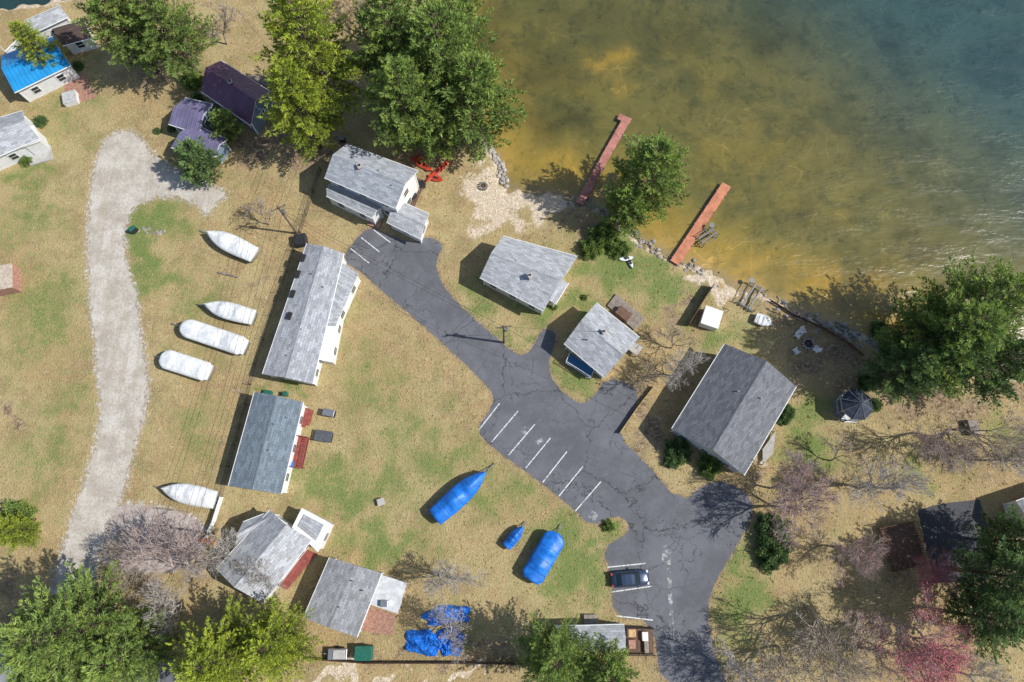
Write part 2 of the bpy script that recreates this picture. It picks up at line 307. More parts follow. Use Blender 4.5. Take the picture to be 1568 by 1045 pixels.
sheet('gravel_driveway',[p for p in gravel],0.008,gvm,0.25)
g=G('gravel_pad_mat'); n=g.noise(0.6,6,0.75); f=g.noise(3.5,4,0.8)
col=g.mix(g.ss(n,0.35,0.65),(0.36,0.285,0.245),(0.50,0.45,0.41)); col=g.mix(g.math('MULTIPLY',g.ss(f,0.48,0.62),0.5),col,(0.18,0.135,0.11))
sheet('gravel_parking_pad',pad,0.012,g.fin(col,0.95,0.1,0,g.bump(f,0.7,0.06)),0.25)
am2=asphalt_mat('dark_asphalt_mat',(0.065,0.066,0.073),0.3)
sheet('asphalt_driveway',[P(*p) for p in [(1405,782),(1440,772),(1500,765),(1525,850),(1510,893),(1430,892)]],0.012,am2,0.06)
sheet('asphalt_street',chaikin([P(*p) for p in [(-60,965),(20,975),(60,1000),(110,1015),(160,1060),(-60,1100)]],1),0.012,asphalt_mat('street_mat',(0.26,0.265,0.28),0.3),0.05)
sheet('asphalt_patch',chaikin([P(*p) for p in [(200,990),(280,1010),(300,1060),(180,1060)]],1),0.012,am,0.05)
def paintmat(name,c,a,b,sc):
    g=G(name); n=g.noise(sc,5,0.75); tr=g.node('ShaderNodeBsdfTransparent'); 
    pb=g.node('ShaderNodeBsdfPrincipled',{'Base Color':(c,c,c*.97,1),'Roughness':0.8}); ms=g.node('ShaderNodeMixShader',{0:g.ss(n,a,b),1:tr.outputs[0],2:pb.outputs[0]}); g.nt.links.new(ms.outputs[0],g.out.inputs[0]); return g.m
paint=paintmat('road_paint_mat',.68,.34,.52,3)
mb=MB()
def line(a,b,wd=0.13,z=0.017):
    a=P(*a);b=P(*b); d=(b-a).normalized(); s=Vector((-d.y,d.x,0))*wd/2
    mb.poly([(p.x,p.y,z) for p in (a+s,a-s,b-s,b+s)])
for a,b in [((753,677),(793,630)),((779,697),(819,650)),((805,717),(843,671)),((831,739),(868,692)),((856,760),(893,714)),((881,783),(920,738)),((733,659),(765,618)),((930,869),(988,863)),((935,907),(998,898)),((942,943),(1000,950)),((553,364),(581,386)),((537,381),(565,403)),((572,352),(598,372))]: line(a,b)
mb.done('parking_line_markings',[paint],fixn=False)
mb=MB(); line((1021,835),(1020,865),1.1); line((1024,870),(1031,1000),0.5); line((905,795),(912,785),1.0); line((808,655),(800,665),0.7); line((830,672),(822,680),0.7)
mb.done('worn_road_marking',[paintmat('worn_paint_mat',.46,.44,.66,1.4)],fixn=False)
# ---------------------------------------------------------------- common mats
white=simple('white_siding_mat',(0.74,0.74,0.72),0.08,2,0.6)
trim=simple('white_trim_mat',(0.78,0.78,0.76),0.08,2,0.5)
gl=G('window_glass_mat'); glass=gl.fin((0.02,0.028,0.035),0.08,0.8)
cream=simple('cream_siding_mat',(0.60,0.56,0.46),0.08,2); bluew=simple('blue_gray_siding_mat',(0.18,0.25,0.32),0.1,2)
wood=simple('weathered_wood_mat',(0.27,0.23,0.19),0.3,2.5); brownw=simple('brown_wood_mat',(0.15,0.09,0.06),0.3,2.5)
redw=simple('red_deck_mat',(0.27,0.075,0.06),0.3,2.5); brick=simple('brick_paver_mat',(0.40,0.22,0.16),0.35,4,fine=7)
conc=simple('concrete_mat',(0.44,0.42,0.39),0.15,1.5); metal=simple('galvanised_metal_mat',(0.42,0.43,0.44),0.15,4,0.35,0.5,0.7)
dark=simple('dark_metal_mat',(0.03,0.03,0.033),0.3,4,0.5); rubber=simple('rubber_mat',(0.02,0.02,0.02),0.2,6,0.9)
redp=simple('red_paint_mat',(0.50,0.06,0.03),0.25,3,0.5); stone=simple('stone_mat',(0.30,0.27,0.24),0.45,1.3,0.9,0.2)
gsh=simple('green_plastic_mat',(0.02,0.13,0.09),0.15,3,0.5)
# ---------------------------------------------------------------- houses
def shrink(q,o):
    out=[]
    for i in range(4):
        p=q[i]; a=(q[(i+1)%4]-p).normalized(); b=(q[i-1]-p).normalized(); s=abs(a.cross(b).z) or 1; out.append(p+(a+b)*(o/s))
    return out
def windows(mbw,a,b,eh,n=None,wz=1.5,ww=0.95,wh=1.05,door=False):
    d=(b-a); L=d.length; d.normalize(); nrm=Vector((d.y,-d.x,0)); rot=math.atan2(d.y,d.x)
    if n is None: n=int(L/2.7)
    for k in range(n):
        t=(k+0.5)/n*L; p=a+d*t+nrm*0.03
        if door and k==n//2: 
            mbw.box((p.x,p.y,1.15),(1.05,0.09,2.15),rot,0); q=p+nrm*0.05; mbw.box((q.x,q.y,1.1),(0.85,0.05,1.9),rot,2); continue
        for lev in ([wz] if eh<4.2 else [wz,wz+2.7]):
            mbw.box((p.x,p.y,lev),(ww+0.22,0.09,wh+0.22),rot,0); q=p+nrm*0.045
            mbw.box((q.x,q.y,lev),(ww,0.03,wh),rot,1); r=p+nrm*0.065; mbw.box((r.x,r.y,lev),(ww,0.02,0.05),rot,0)
def gable(par,px,eh,rise,roof,wall=None,over=0.35,axis=0,thick=0.14,base=0.0,win=True,hip=0.0,name=''):
    wall=wall or white
    q=[P(x,y,eh) for x,y in px]
    if axis: q=q[1:]+q[:1]
    area=sum((q[i].x*q[(i+1)%4].y-q[(i+1)%4].x*q[i].y) for i in range(4))
    if area<0: q=[q[1],q[0],q[3],q[2]]
    r0=(q[0]+q[1])/2; r1=(q[2]+q[3])/2; rd=(r1-r0)
    up=Vector((0,0,rise)); r0=r0+rd*hip+up; r1=r1-rd*hip+up; dz=Vector((0,0,-thick))
    m=MB(); ln=rd.length; w1=(q[1]-q[0]).length/2; sl=math.hypot(w1,rise)
    uvA=[(0,0),(ln,0),(ln,sl),(0,sl)]
    m.poly([q[1],q[2],r1,r0],0,uvA); m.poly([q[3],q[0],r0,r1],0,uvA)
    if hip>0:
        m.poly([q[0],q[1],r0],0,[(0,0),(2*w1,0),(w1,sl)]); m.poly([q[2],q[3],r1],0,[(0,0),(2*w1,0),(w1,sl)])
    def edge(a,b): m.poly([a,a+dz,b+dz,b],1)
    edge(q[1],q[2]); edge(q[3],q[0])
    if hip>0: edge(q[0],q[1]); edge(q[2],q[3])
    else: edge(q[0],r0); edge(r0,q[1]); edge(q[2],r1); edge(r1,q[3])
    m.poly([q[1]+dz,q[2]+dz,r1+dz,r0+dz],1); m.poly([q[3]+dz,q[0]+dz,r0+dz,r1+dz],1)
    m.done('roof'+name,[roof,trim],par,fixn=False)
    m=MB(); e=rd.normalized(); s=Vector((-e.y,e.x,0))*0.16
    if rise>0.05:
        a=r0+Vector((0,0,0.03)); b=r1+Vector((0,0,0.03)); dn=Vector((0,0,-0.16*rise/w1))
        m.poly([a,b,b+s+dn,a+s+dn],0,[(0,0),(ln,0),(ln,.2),(0,.2)]); m.poly([b,a,a-s+dn,b-s+dn],0,[(0,0),(ln,0),(ln,.2),(0,.2)]); m.done('ridge_cap'+name,[roof],par,fixn=False)
    i=shrink(q,over); m=MB(); top=eh-0.03
    bot=[Vector((p.x,p.y,base)) for p in i]; tp=[Vector((p.x,p.y,top)) for p in i]
    for k in range(4): m.poly([bot[k],bot[(k+1)%4],tp[(k+1)%4],tp[k]])
    if hip==0 and rise>0.05:
        for a,b in ((0,1),(2,3)):
            mm=(tp[a]+tp[b])/2; mm.z=eh+rise*(1-over*0.3/w1)-thick-0.02; m.poly([tp[a],tp[b],mm])
    m.done('walls'+name,[wall],par,fixn=False)
    if win:
        m=MB()
        for k in range(4):
            windows(m,bot[k],bot[(k+1)%4],eh,door=(k==1),wz=min(1.5,eh-0.85) if eh<4.2 else 1.4)
        if m.v: m.done('windows'+name,[trim,glass,redp if random.random()<.2 else trim],par)
    m=MB()
    for k in range(4): m.box((i[k].x,i[k].y,(top+base)/2),(0.16,0.16,top-base-0.02),math.atan2(rd.y,rd.x))
    m.done('corner_boards'+name,[trim],par)
    m=MB()
    for a,b in ((q[1],q[2]),(q[3],q[0])):
        c=sum(q,Vector())/4; o_=((a+b)/2-c); o_.z=0; o_.normalize(); m.tube(a+o_*.06-Vector((0,0,.06)),b+o_*.06-Vector((0,0,.06)),.06,.06,6)
    m.done('gutters'+name,[trim],par)
    return q,i
def slabroof(par,px,hs,mat,name,wall=None,thick=0.12,posts=True,win=False):
    if not isinstance(hs,(list,tuple)): hs=[hs]*4
    q=[P(px[k][0],px[k][1],hs[k]) for k in range(4)]
    area=sum((q[i].x*q[(i+1)%4].y-q[(i+1)%4].x*q[i].y) for i in range(4))
    if area<0: q=q[::-1]
    m=MB(); L1=(q[1]-q[0]).length; L2=(q[3]-q[0]).length; dz=Vector((0,0,-thick))
    m.poly(q,0,[(0,0),(L1,0),(L1,L2),(0,L2)])
    for k in range(4): m.poly([q[k],q[k]+dz,q[(k+1)%4]+dz,q[(k+1)%4]],1)
    m.poly([p+dz for p in q[::-1]],1); m.done(name,[mat,trim],par,fixn=False)
    i=shrink(q,0.2); m=MB()
    if wall:
        for k in range(4):
            a=i[k];b=i[(k+1)%4]; m.poly([(a.x,a.y,0),(b.x,b.y,0),(b.x,b.y,b.z-thick),(a.x,a.y,a.z-thick)])
        m.done(name+'_walls',[wall],par,fixn=False)
        if win:
            m=MB()
            for k in range(4):
                a=i[k].copy();b=i[(k+1)%4].copy(); a.z=b.z=0; windows(m,a,b,2.4)
            if m.v: m.done(name+'_windows',[trim,glass,trim],par)
    elif posts:
        for p in i: m.box((p.x,p.y,(p.z-thick)/2),(0.12,0.12,p.z-thick),0)
        m.done(name+'_posts',[trim],par)
def planks(m,px,h,n,thick=0.06,gap=0.02,mi=0):
    q=[P(x,y,h) for x,y in px]
    for k in range(n):
        t0=k/n; t1=(k+1)/n-gap/ max(0.1,(q[1]-q[0]).length)
        a=q[0].lerp(q[1],t0); b=q[0].lerp(q[1],t1); c=q[3].lerp(q[2],t1); d=q[3].lerp(q[2],t0)
        dz=Vector((0,0,-thick-random.uniform(0,0.006))); m.prism([p+dz for p in (a,b,c,d)],[p for p in (a,b,c,d)],mi)
    return q
def deck(par,px,h,mat,name='deck',rail=True,railmat=None):
    m=MB(); q=[P(x,y,h) for x,y in px]; n=max(3,int((q[1]-q[0]).length/0.16)); q=planks(m,px,h,n)
    for p in q: 
        c=sum(q,Vector())/4; p2=p.lerp(c,0.04); m.box((p2.x,p2.y,h/2-0.04),(0.12,0.12,h-0.08))
    m.done(name,[mat],par)
    if rail:
        m=MB()
        for k in range(4):
            a=q[k];b=q[(k+1)%4]; L=(b-a).length
            if k==rail-1: continue
            m.tube(a+Vector((0,0,0.95)),b+Vector((0,0,0.95)),0.045,0.045,4); m.tube(a+Vector((0,0,0.15)),b+Vector((0,0,0.15)),0.03,0.03,4)
            for j in range(int(L/0.3)+1):
                p=a.lerp(b,j/(int(L/0.3)+1)); m.tube(p,p+Vector((0,0,0.95)),0.03,0.03,4)
        m.done(name+'_railing',[railmat or trim],par)
def rbox(par,name,px,py,sz,rotpx=None,rot=0,mat=None,z=0):
    m=MB(); p=P(px,py,z+sz[2]); m.box((p.x,p.y,z+sz[2]/2),sz,rot,0); o=m.done(name,[mat],par)
    bv=o.modifiers.new('b','BEVEL'); bv.width=min(sz)*0.12; bv.segments=2; return o
def chimney(par,px,py,h,s=0.6,mat=None):
    m=MB(); p=P(px,py,h); m.box((p.x,p.y,h-1),(s,s,2),0.5,0); m.box((p.x,p.y,h+0.04),(s+.14,s+.14,0.08),0.5,1); m.tube((p.x,p.y,h+.08),(p.x,p.y,h+.35),.12,.12,8,2,True); m.done('chimney',[mat or brick,conc,dark],par)
def vents(par,L):
    m=MB()
    for (px,py,h) in L:
        p=P(px,py,h); m.tube((p.x,p.y,h-0.5),(p.x,p.y,h+0.3),.08,.08,7,0,True)
    m.done('roof_vents',[metal],par)
def skylight(par,px,py,h,rot,sz=(0.9,0.6),mat=None,name='skylight'):
    m=MB(); p=P(px,py,h); m.box((p.x,p.y,h),(sz[0],sz[1],0.16),rot,0); m.box((p.x,p.y,h+0.09),(sz[0]-.15,sz[1]-.15,0.03),rot,1); m.done(name,[trim if mat is None else mat,glass if mat is None else mat],par)

sh_light=shingle('light_gray_shingle_mat',(0.37,0.38,0.395)); sh_mid=shingle('gray_shingle_mat',(0.27,0.275,0.285),0.6)
sh_blue=shingle('blue_gray_shingle_mat',(0.16,0.195,0.225),0.2); sh_dark=shingle('charcoal_shingle_mat',(0.15,0.155,0.17),0.15)
sh_trail=shingle('trailer_shingle_mat',(0.34,0.35,0.37),0.35)
purple=metalroof('purple_metal_roof_mat',(0.14,0.065,0.12)); purple2=metalroof('lilac_metal_roof_mat',(0.20,0.18,0.30)); blue_r=metalroof('blue_metal_roof_mat',(0.02,0.28,0.62))
h=empty('purple_roof_house')
gable(h,[(338,93),(413,140),(384,192),(308,140)],3.2,1.8,purple,bluew,axis=1)
gable(h,[(283,150),(326,160),(305,205),(258,190)],2.7,0.9,purple2,bluew,axis=1,name='_wing')
gable(h,[(296,190),(348,214),(330,240),(262,226)],2.6,0.8,purple2,bluew,axis=1,name='_porch')
deck(h,[(376,112),(405,118),(415,135),(398,128)],0.6,wood,rail=False); chimney(h,352,125,5.2,.5)
h=empty('blue_roof_cottage')
gable(h,[(2,86),(80,56),(108,100),(22,142)],3.0,1.3,blue_r,white,axis=1)
chimney(h,60,78,4.4,0.4)
m=MB(); q=planks(m,[(96,127),(130,113),(146,150),(104,163)],0.04,30,0.05); m.done('brick_patio',[brick],h)
deck(h,[(8,78),(38,50),(42,58),(14,86)],0.9,white,name='stair_deck',rail=1)
h=empty('lakeside_house')
gable(h,[(38,32),(92,8),(104,26),(48,52)],3.2,1.0,sh_light,white,axis=1)
gable(h,[(80,44),(128,30),(140,58),(96,70)],2.5,0.3,shingle('brown_shingle_mat',(0.10,0.07,0.06)),white,axis=1,name='_lower')
h=empty('gray_cottage')
gable(h,[(-50,195),(34,170),(60,212),(-40,256)],3.0,1.2,sh_light,white,axis=1)
slabroof(h,[(26,200),(52,192),(62,216),(34,226)],2.7,trim,'entry_roof',wall=white)
m=MB(); m.box(tuple(P(62,238,0.1)),(3.2,2.4,0.2),0.3,0); m.done('paved_step',[conc],h)
h=empty('two_storey_house')
gable(h,[(530,221),(640,262),(606,319),(497,272)],5.2,1.5,shingle('house_shingle_mat',(0.34,0.36,0.39),0.3),white,axis=1)
gable(h,[(503,283),(585,318),(570,334),(500,300)],2.9,0.5,sh_light,white,axis=1,name='_lean_to',over=0.2)
gable(h,[(608,306),(657,328),(644,366),(592,340)],2.6,0.5,sh_light,white,axis=1,name='_annex')
chimney(h,551,254,6.9,0.6); vents(h,[(580,262,6.5),(600,285,6.2)])
m=MB(); planks(m,[(567,330),(586,336),(580,350),(562,344)],0.3,10); m.done('entry_steps',[brick],h)
deck(h,[(632,268),(652,280),(634,318),(620,308)],0.5,brownw,rail=False,name='side_deck')
h=empty('long_mobile_home')
gable(h,[(470,373),(526,388),(478,588),(402,573)],3.0,0.75,sh_trail,white,over=0.3)
slabroof(h,[(523,402),(549,419),(514,500),(499,500)],[2.85,2.6,2.6,2.85],sh_light,'porch_roof',wall=white,win=True)
slabroof(h,[(500,478),(522,482),(508,555),(484,550)],[2.85,2.5,2.5,2.85],trim,'porch_roof_lower',wall=white,win=True)
rr=math.atan2(P(402,573).y-P(470,373).y,P(402,573).x-P(470,373).x)
for (x,y) in [(464,395),(456,420),(448,450),(443,484)]: skylight(h,x,y,3.42,rr,(1.0,0.55),mat=dark)
vents(h,[(478,420,3.6),(462,505,3.6),(440,545,3.5),(495,440,3.5)])
rbox(h,'ac_unit',459,366,(1.6,1.6,1.2),rot=0.2,mat=dark)
h=empty('blue_gray_mobile_home')
gable(h,[(390,600),(464,616),(430,757),(350,744)],3.0,0.8,sh_blue,white,over=0.3)
skylight(h,398,721,3.5,0.2,(0.8,0.6),mat=trim,name='roof_hatch'); vents(h,[(420,650,3.7),(412,690,3.7),(440,640,3.4)])
deck(h,[(455,668),(474,671),(464,718),(441,714)],0.7,redw,rail=4,railmat=redw)
m=MB(); m.box((P(466,640).x,P(466,640).y,0.35),(0.9,2.4,0.7),-0.2); m.box((P(466,640).x+.7,P(466,640).y,0.15),(0.5,2.0,0.3),-0.2); m.done('entry_steps',[redw],h)
h=empty('gray_gable_house')
gable(h,[(413,782),(476,827),(402,924),(331,872)],3.3,1.5,sh_light,white,axis=0)
gable(h,[(372,800),(408,786),(420,800),(360,835)],3.0,0.6,sh_light,white,axis=1,name='_wing',win=False)
slabroof(h,[(462,778),(507,802),(487,846),(447,808)],2.6,white,'sunroom_roof',wall=white,win=True)
slabroof(h,[(466,788),(496,804),(484,828),(456,806)],2.72,sh_light,'sunroom_roof_panel',posts=False,wall=None)
m=MB(); planks(m,[(470,842),(486,848),(440,903),(428,898)],0.15,6); m.done('red_walkway',[redw],h)
h=empty('flat_roof_cottage')
gable(h,[(505,854),(584,878),(546,976),(465,946)],2.9,0.45,sh_mid,cream,axis=0,over=0.25)
slabroof(h,[(583,880),(622,893),(609,940),(567,926)],2.6,simple('white_membrane_mat',(0.58,0.58,0.58),0.2,1.2),'porch_roof',wall=white,win=True)
m=MB(); planks(m,[(566,928),(606,942),(600,973),(553,966)],0.05,26); m.done('brick_patio',[brick],h)
rbox(h,'rooftop_ac_unit',588,925,(0.9,0.7,0.5),z=2.6,mat=metal); vents(h,[(540,890,3.4),(520,930,3.3),(556,905,3.3)])
h=empty('gray_lake_cottage')
gable(h,[(770,362),(884,393),(832,476),(735,425)],3.2,1.3,sh_light,cream,axis=1)
gable(h,[(848,424),(870,434),(850,466),(830,455)],2.9,0.4,sh_light,cream,axis=0,name='_bay',win=False)
chimney(h,812,422,4.9,0.5,conc); vents(h,[(790,400,4.2),(845,425,4.2)])
h=empty('small_gray_cottage')
gable(h,[(913,464),(979,517),(926,578),(864,526)],3.0,1.2,sh_light,cream,axis=1)
deck(h,[(872,542),(910,565),(904,580),(866,556)],0.7,simple('blue_deck_mat',(0.05,0.20,0.42),0.15,3),rail=1)
deck(h,[(944,450),(988,488),(972,506),(930,468)],0.3,wood,rail=False,name='patio_deck')
rbox(h,'picnic_table',955,480,(2.0,1.3,0.75),rot=-0.7,mat=brownw,z=0.3)
deck(h,[(965,520),(985,532),(975,545),(955,530)],0.8,conc,rail=False,name='side_stoop')
chimney(h,925,508,4.5,0.45,conc); vents(h,[(900,520,4.0)])
h=empty('large_gray_house')
gable(h,[(1110,527),(1219,592),(1139,728),(1029,657)],3.6,2.3,sh_dark,simple('beige_siding_mat',(0.56,0.54,0.50),0.08,2),axis=0,over=0.45)
chimney(h,1088,676,4.6,0.8); 
deck(h,[(1168,688),(1188,660),(1184,694),(1168,712)],0.5,conc,rail=False,name='side_patio')
deck(h,[(1048,655),(1085,672),(1076,690),(1040,668)],0.8,wood,rail=1)
vents(h,[(1130,600,5.5),(1120,640,5.4),(1165,610,5.3)])
h=empty('long_shed')
gable(h,[(852,960),(956,957),(958,996),(856,996)],2.8,0.6,sh_light,white,axis=1,over=0.2)
deck(h,[(957,960),(1001,962),(1001,1002),(959,1002)],0.35,brownw,rail=2,railmat=dark)
rbox(h,'storage_crate',968,970,(0.9,0.9,0.8),mat=simple('tan_box_mat',(0.5,0.33,0.16)),z=0.35); rbox(h,'storage_bin',968,987,(0.8,1.0,0.6),mat=brick,z=0.35); rbox(h,'cooler',988,975,(0.7,1.0,0.5),mat=trim,z=0.35); rbox(h,'bench',990,990,(0.5,1.5,0.45),mat=wood,z=0.35)
h=empty('white_edge_house')
gable(h,[(1556,768),(1640,740),(1660,800),(1575,830)],3.0,1.2,sh_mid,white,axis=1)
# ---------------------------------------------------------------- gazebo
h=empty('gazebo'); gc=P(1312,620,2.4); gc.z=0
m=MB(); m2=MB(); R=2.05
pts=[(gc.x+R*math.cos(math.pi/8+k*math.pi/4),gc.y+R*math.sin(math.pi/8+k*math.pi/4)) for k in range(8)]
for k in range(8):
    a=pts[k];b=pts[(k+1)%8]; m.poly([(a[0],a[1],2.4),(b[0],b[1],2.4),(gc.x,gc.y,3.7)],0,[(0,0),(1.6,0),(.8,2.4)])
    m.poly([(a[0],a[1],2.28),(b[0],b[1],2.28),(b[0],b[1],2.4),(a[0],a[1],2.4)],1)
    m2.tube((a[0]*.93+gc.x*.07,a[1]*.93+gc.y*.07,0),(a[0]*.93+gc.x*.07,a[1]*.93+gc.y*.07,2.35),.06,.06,6)
    m2.tube((a[0],a[1],2.43),(gc.x,gc.y,3.73),.045,.03,5); m2.tube((a[0]*.93+gc.x*.07,a[1]*.93+gc.y*.07,.9),(b[0]*.93+gc.x*.07,b[1]*.93+gc.y*.07,.9),.04,.04,4)
m2.tube((gc.x,gc.y,3.7),(gc.x,gc.y,4.1),.09,.03,8); m2.prism([(p[0],p[1],0.02) for p in pts],[(p[0],p[1],0.15) for p in pts])
m.done('roof',[shingle('gazebo_shingle_mat',(0.05,0.062,0.085)),trim],h,fixn=False); m2.done('frame',[metal],h)
h=empty('wooden_deck_platform')
deck(h,[(1347,808),(1398,798),(1418,862),(1366,876)],0.7,brownw,rail=5,railmat=brownw,name='platform')
# ---------------------------------------------------------------- docks
def dock(a,b,wd,mat,name,end=False):
    h=empty(name); a=P(*a,0.35);b=P(*b,0.35); d=(b-a); L=d.length; d.normalize(); rot=math.atan2(d.y,d.x); s=Vector((-d.y,d.x,0))
    m=MB(); n=int(L/0.17)
    for k in range(n):
        p=a+d*(k+0.5)*L/n; sec=0.006*(int(k/18)%2); m.box((p.x,p.y,0.33+sec+random.uniform(-.004,.004)),(L/n-0.02,wd+random.uniform(-.02,.02),0.05),rot)
    if end:
        for k in range(6):
            p=b+d*(-0.4+0.17*k)+s*0.3; m.box((p.x,p.y,0.345),(0.15,wd+0.7,0.05),rot)
    m.done('planks',[mat],h)
    m=MB()
    for sg in (-1,1):
        p=a.lerp(b,.5)+s*sg*(wd/2-.06); m.box((p.x,p.y,0.22),(L,0.06,0.16),rot)
    k=0.5
    while k<L:
        for sg in (-1,1):
            p=a+d*k+s*sg*(wd/2+.06); m.tube((p.x,p.y,-2.2),(p.x,p.y,0.62),.05,.05,6,0,True)
        k+=3.0
    m.done('frame',[metal],h)
dock((887,312),(959,184),1.15,simple('faded_red_plank_mat',(0.46,0.20,0.16),0.3,0.9,fine=5),'lake_dock',True)
dock((1033,403),(1113,283),1.35,simple('orange_plank_mat',(0.56,0.23,0.13),0.25,0.9,fine=5),'lake_dock')
def lift(px,py,rot,name,sx=2.6,sy=2.2,z0=-0.5,z1=1.2):
    m=MB(); c=P(px,py,0.5); R=Matrix.Rotation(rot,3,'Z')
    def w(x,y,z): v=R@Vector((x*sx/2,y*sy/2,0)); return (c.x+v.x,c.y+v.y,z)
    for x in (-1,1):
        for y in (-1,1): m.tube(w(x,y,z0),w(x,y,z1),.06,.06,6)
        m.tube(w(x,-1,z1*0.5),w(x,1,z1*0.5),.06,.06,5); m.tube(w(x,-1,0.1),w(x,1,0.1),.06,.06,5)
        m.tube(w(-1,x,z1*0.7),w(1,x,z1*0.7),.05,.05,5)
    for y in (-.4,.4): m.tube(w(-1.1,y,z1*0.55),w(1.1,y,z1*0.55),.12,.12,6)
    m.tube(w(1,1,z1),w(1,1,z1+0.01),.35,.35,12,0,True)
    m.done(name,[metal])
lift(1083,362,0.6,'jet_ski_lift',2.4,1.6); lift(1152,454,-0.6+math.pi/2,'boat_lift',3.4,2.4,0,1.0)
# ---------------------------------------------------------------- boats
wrap=simple('white_shrink_wrap_mat',(0.74,0.75,0.74),0.12,1.2,0.35,0.5,bump=0.5,fine=3)
bluet=simple('blue_tarp_mat',(0.014,0.17,0.62),0.35,1.1,0.45,0.4,bump=0.8,fine=4)
hullw=simple('boat_hull_mat',(0.6,0.6,0.6),0.1,2,0.3,0.5)
def boat(name,tail,bow,wd,cover,kind='v',zg=1.35,rise=0.55,seed=1,hump=None):
    rd=random.Random(seed); h=empty(name); a=P(*tail,zg);b=P(*bow,zg); a.z=b.z=0; L=(b-a).length; rot=math.atan2((b-a).y,(b-a).x)
    rings=[]; N=26; M=8
    for k in range(N):
        t=k/(N-1)
        if kind=='v': w_=(0.86+0.14*min(1,t/0.3))*(1 if t<.45 else max(0.03,(1-((t-.45)/.55)**2.4)))
        else: w_=1 if 0.04<t<.86 else (0.8 if t<=.04 else max(0.35,1-((t-.86)/.14)**2*0.6))
        w_*=wd/2; zb=0.45+(0.5*max(0,(t-.6)/.4)**2); zg_=zg+0.12*t
        rz=rise*(0.25+0.75*math.sin(math.pi*min(1,max(0,t*0.93+0.04)))**0.7)*(0.88+0.2*math.sin(t*19+seed))
        if hump and hump[0]<t<hump[1]: rz+=hump[2]
        r=[(t*L,0,zb-0.15*(kind=='v')),(t*L,-w_*.75,zb),(t*L,-w_*1.02,zg_-.28),(t*L,-w_,zg_)]
        for j in range(1,M): 
            f=j/M; sag=0.88 if (k%4) else 1.0
            y=-w_+2*w_*f; zz=zg_+rz*(1-abs(2*f-1)**1.4)*sag+rd.uniform(-.03,.03); r.append((t*L,y,zz))
        r+=[(t*L,w_,zg_),(t*L,w_*1.02,zg_-.28),(t*L,w_*.75,zb)]
        rings.append(r)
    m=MB(); nr=len(rings[0]); m.loft(rings,mf=lambda k,i:1 if i in(0,1,nr-2,nr-1) else 0)
    m.done('covered_hull',[cover,hullw],h,smooth=True)
    m=MB()
    for y in (-wd*.3,wd*.3): m.box((L*0.42,y,0.36),(L*0.85,0.09,0.1))
    m.box((L*.35,0,0.3),(0.1,wd,0.1)); m.tube((L*.8,-wd*.3,.36),(L*1.12,0,.36),.05,.05,5); m.tube((L*.8,wd*.3,.36),(L*1.12,0,.36),.05,.05,5)
    m.tube((L*1.1,0,.36),(L*1.2,0,.36),.07,.07,6); m.done('trailer_frame',[metal],h)
    m=MB()
    for y in (-1,1): m.tube((L*.35,y*(wd*.5-.28),.3),(L*.35,y*(wd*.5-.05),.3),.3,.3,12,0,True)
    m.done('trailer_wheels',[rubber],h)
    m=MB()
    for t in (.2,.45,.7):
        k=int(t*(N-1)); rr_=rings[k]
        for i in range(3,nr-4):
            m.tube(Vector(rr_[i])+Vector((0,0,.02)),Vector(rr_[i+1])+Vector((0,0,.02)),.018,.018,4)
    m.done('tie_down_straps',[dark if cover is bluet else metal],h)
    h.location=a; h.rotation_euler=(0,0,rot); return h
boat('covered_white_boat',(389,390),(316,355),2.5,wrap,seed=2); boat('covered_white_boat',(388,486),(312,466),2.3,wrap,seed=3,rise=0.7)
boat('covered_pontoon_boat',(376,532),(277,499),2.5,wrap,'p',seed=4,rise=0.5,hump=(0.06,0.3,0.25)); boat('covered_pontoon_boat',(321,571),(246,547),2.5,wrap,'p',seed=5,rise=0.5)
boat('covered_white_boat',(329,766),(247,748),2.4,wrap,seed=6,rise=0.65)
boat('blue_covered_boat',(665,793),(744,722),2.6,bluet,seed=7,rise=0.9,kind='v'); boat('blue_covered_boat',(812,889),(854,817),2.7,bluet,seed=8,rise=0.7,kind='p')
boat('covered_jet_ski',(775,838),(801,806),1.3,bluet,seed=9,rise=0.55,zg=0.9,hump=(0.3,0.6,0.15))
boat('white_rowboat',(1157,486),(1182,496),1.5,wrap,seed=10,rise=0.2,zg=0.7)
def tarp(name,px,py,rx,ry,hh,seed,rot=0):
    r=np.random.default_rng(seed); n=30; c=P(px,py,0.5); me=MB(); ph=r.uniform(0,6,6); cr,sr=math.cos(rot),math.sin(rot)
    for i in range(n):
        for j in range(n):
            x=(i/(n-1)*2-1);y=(j/(n-1)*2-1); k=max(abs(x),abs(y)); z=hh*max(0,1-k**2.4)*(0.7+0.3*math.sin(x*4+ph[0])*math.cos(y*5+ph[1]))+0.10*math.sin(x*12+ph[2]+y*7)*(1-k*.6)+0.07*r.uniform(-1,1)+0.09
            e=1+0.10*math.sin(5*math.atan2(y,x)+ph[3])+.05*r.uniform(-1,1)*(k>.95); ff=(1-0.22*min(abs(x),abs(y))); X=x*rx*e*ff; Y=y*ry*e*ff; me.v.append((c.x+X*cr-Y*sr,c.y+X*sr+Y*cr,max(0.05,z)))
    for i in range(n-1):
        for j in range(n-1): me.face((i*n+j,(i+1)*n+j,(i+1)*n+j+1,i*n+j+1))
    me.done(name,[bluet])
tarp('blue_tarp',684,943,2.9,1.1,1.2,1,.1); tarp('blue_tarp',648,985,2.3,1.4,1.2,2,-.2); tarp('blue_tarp',690,982,1.5,1.8,1.1,5,.3)
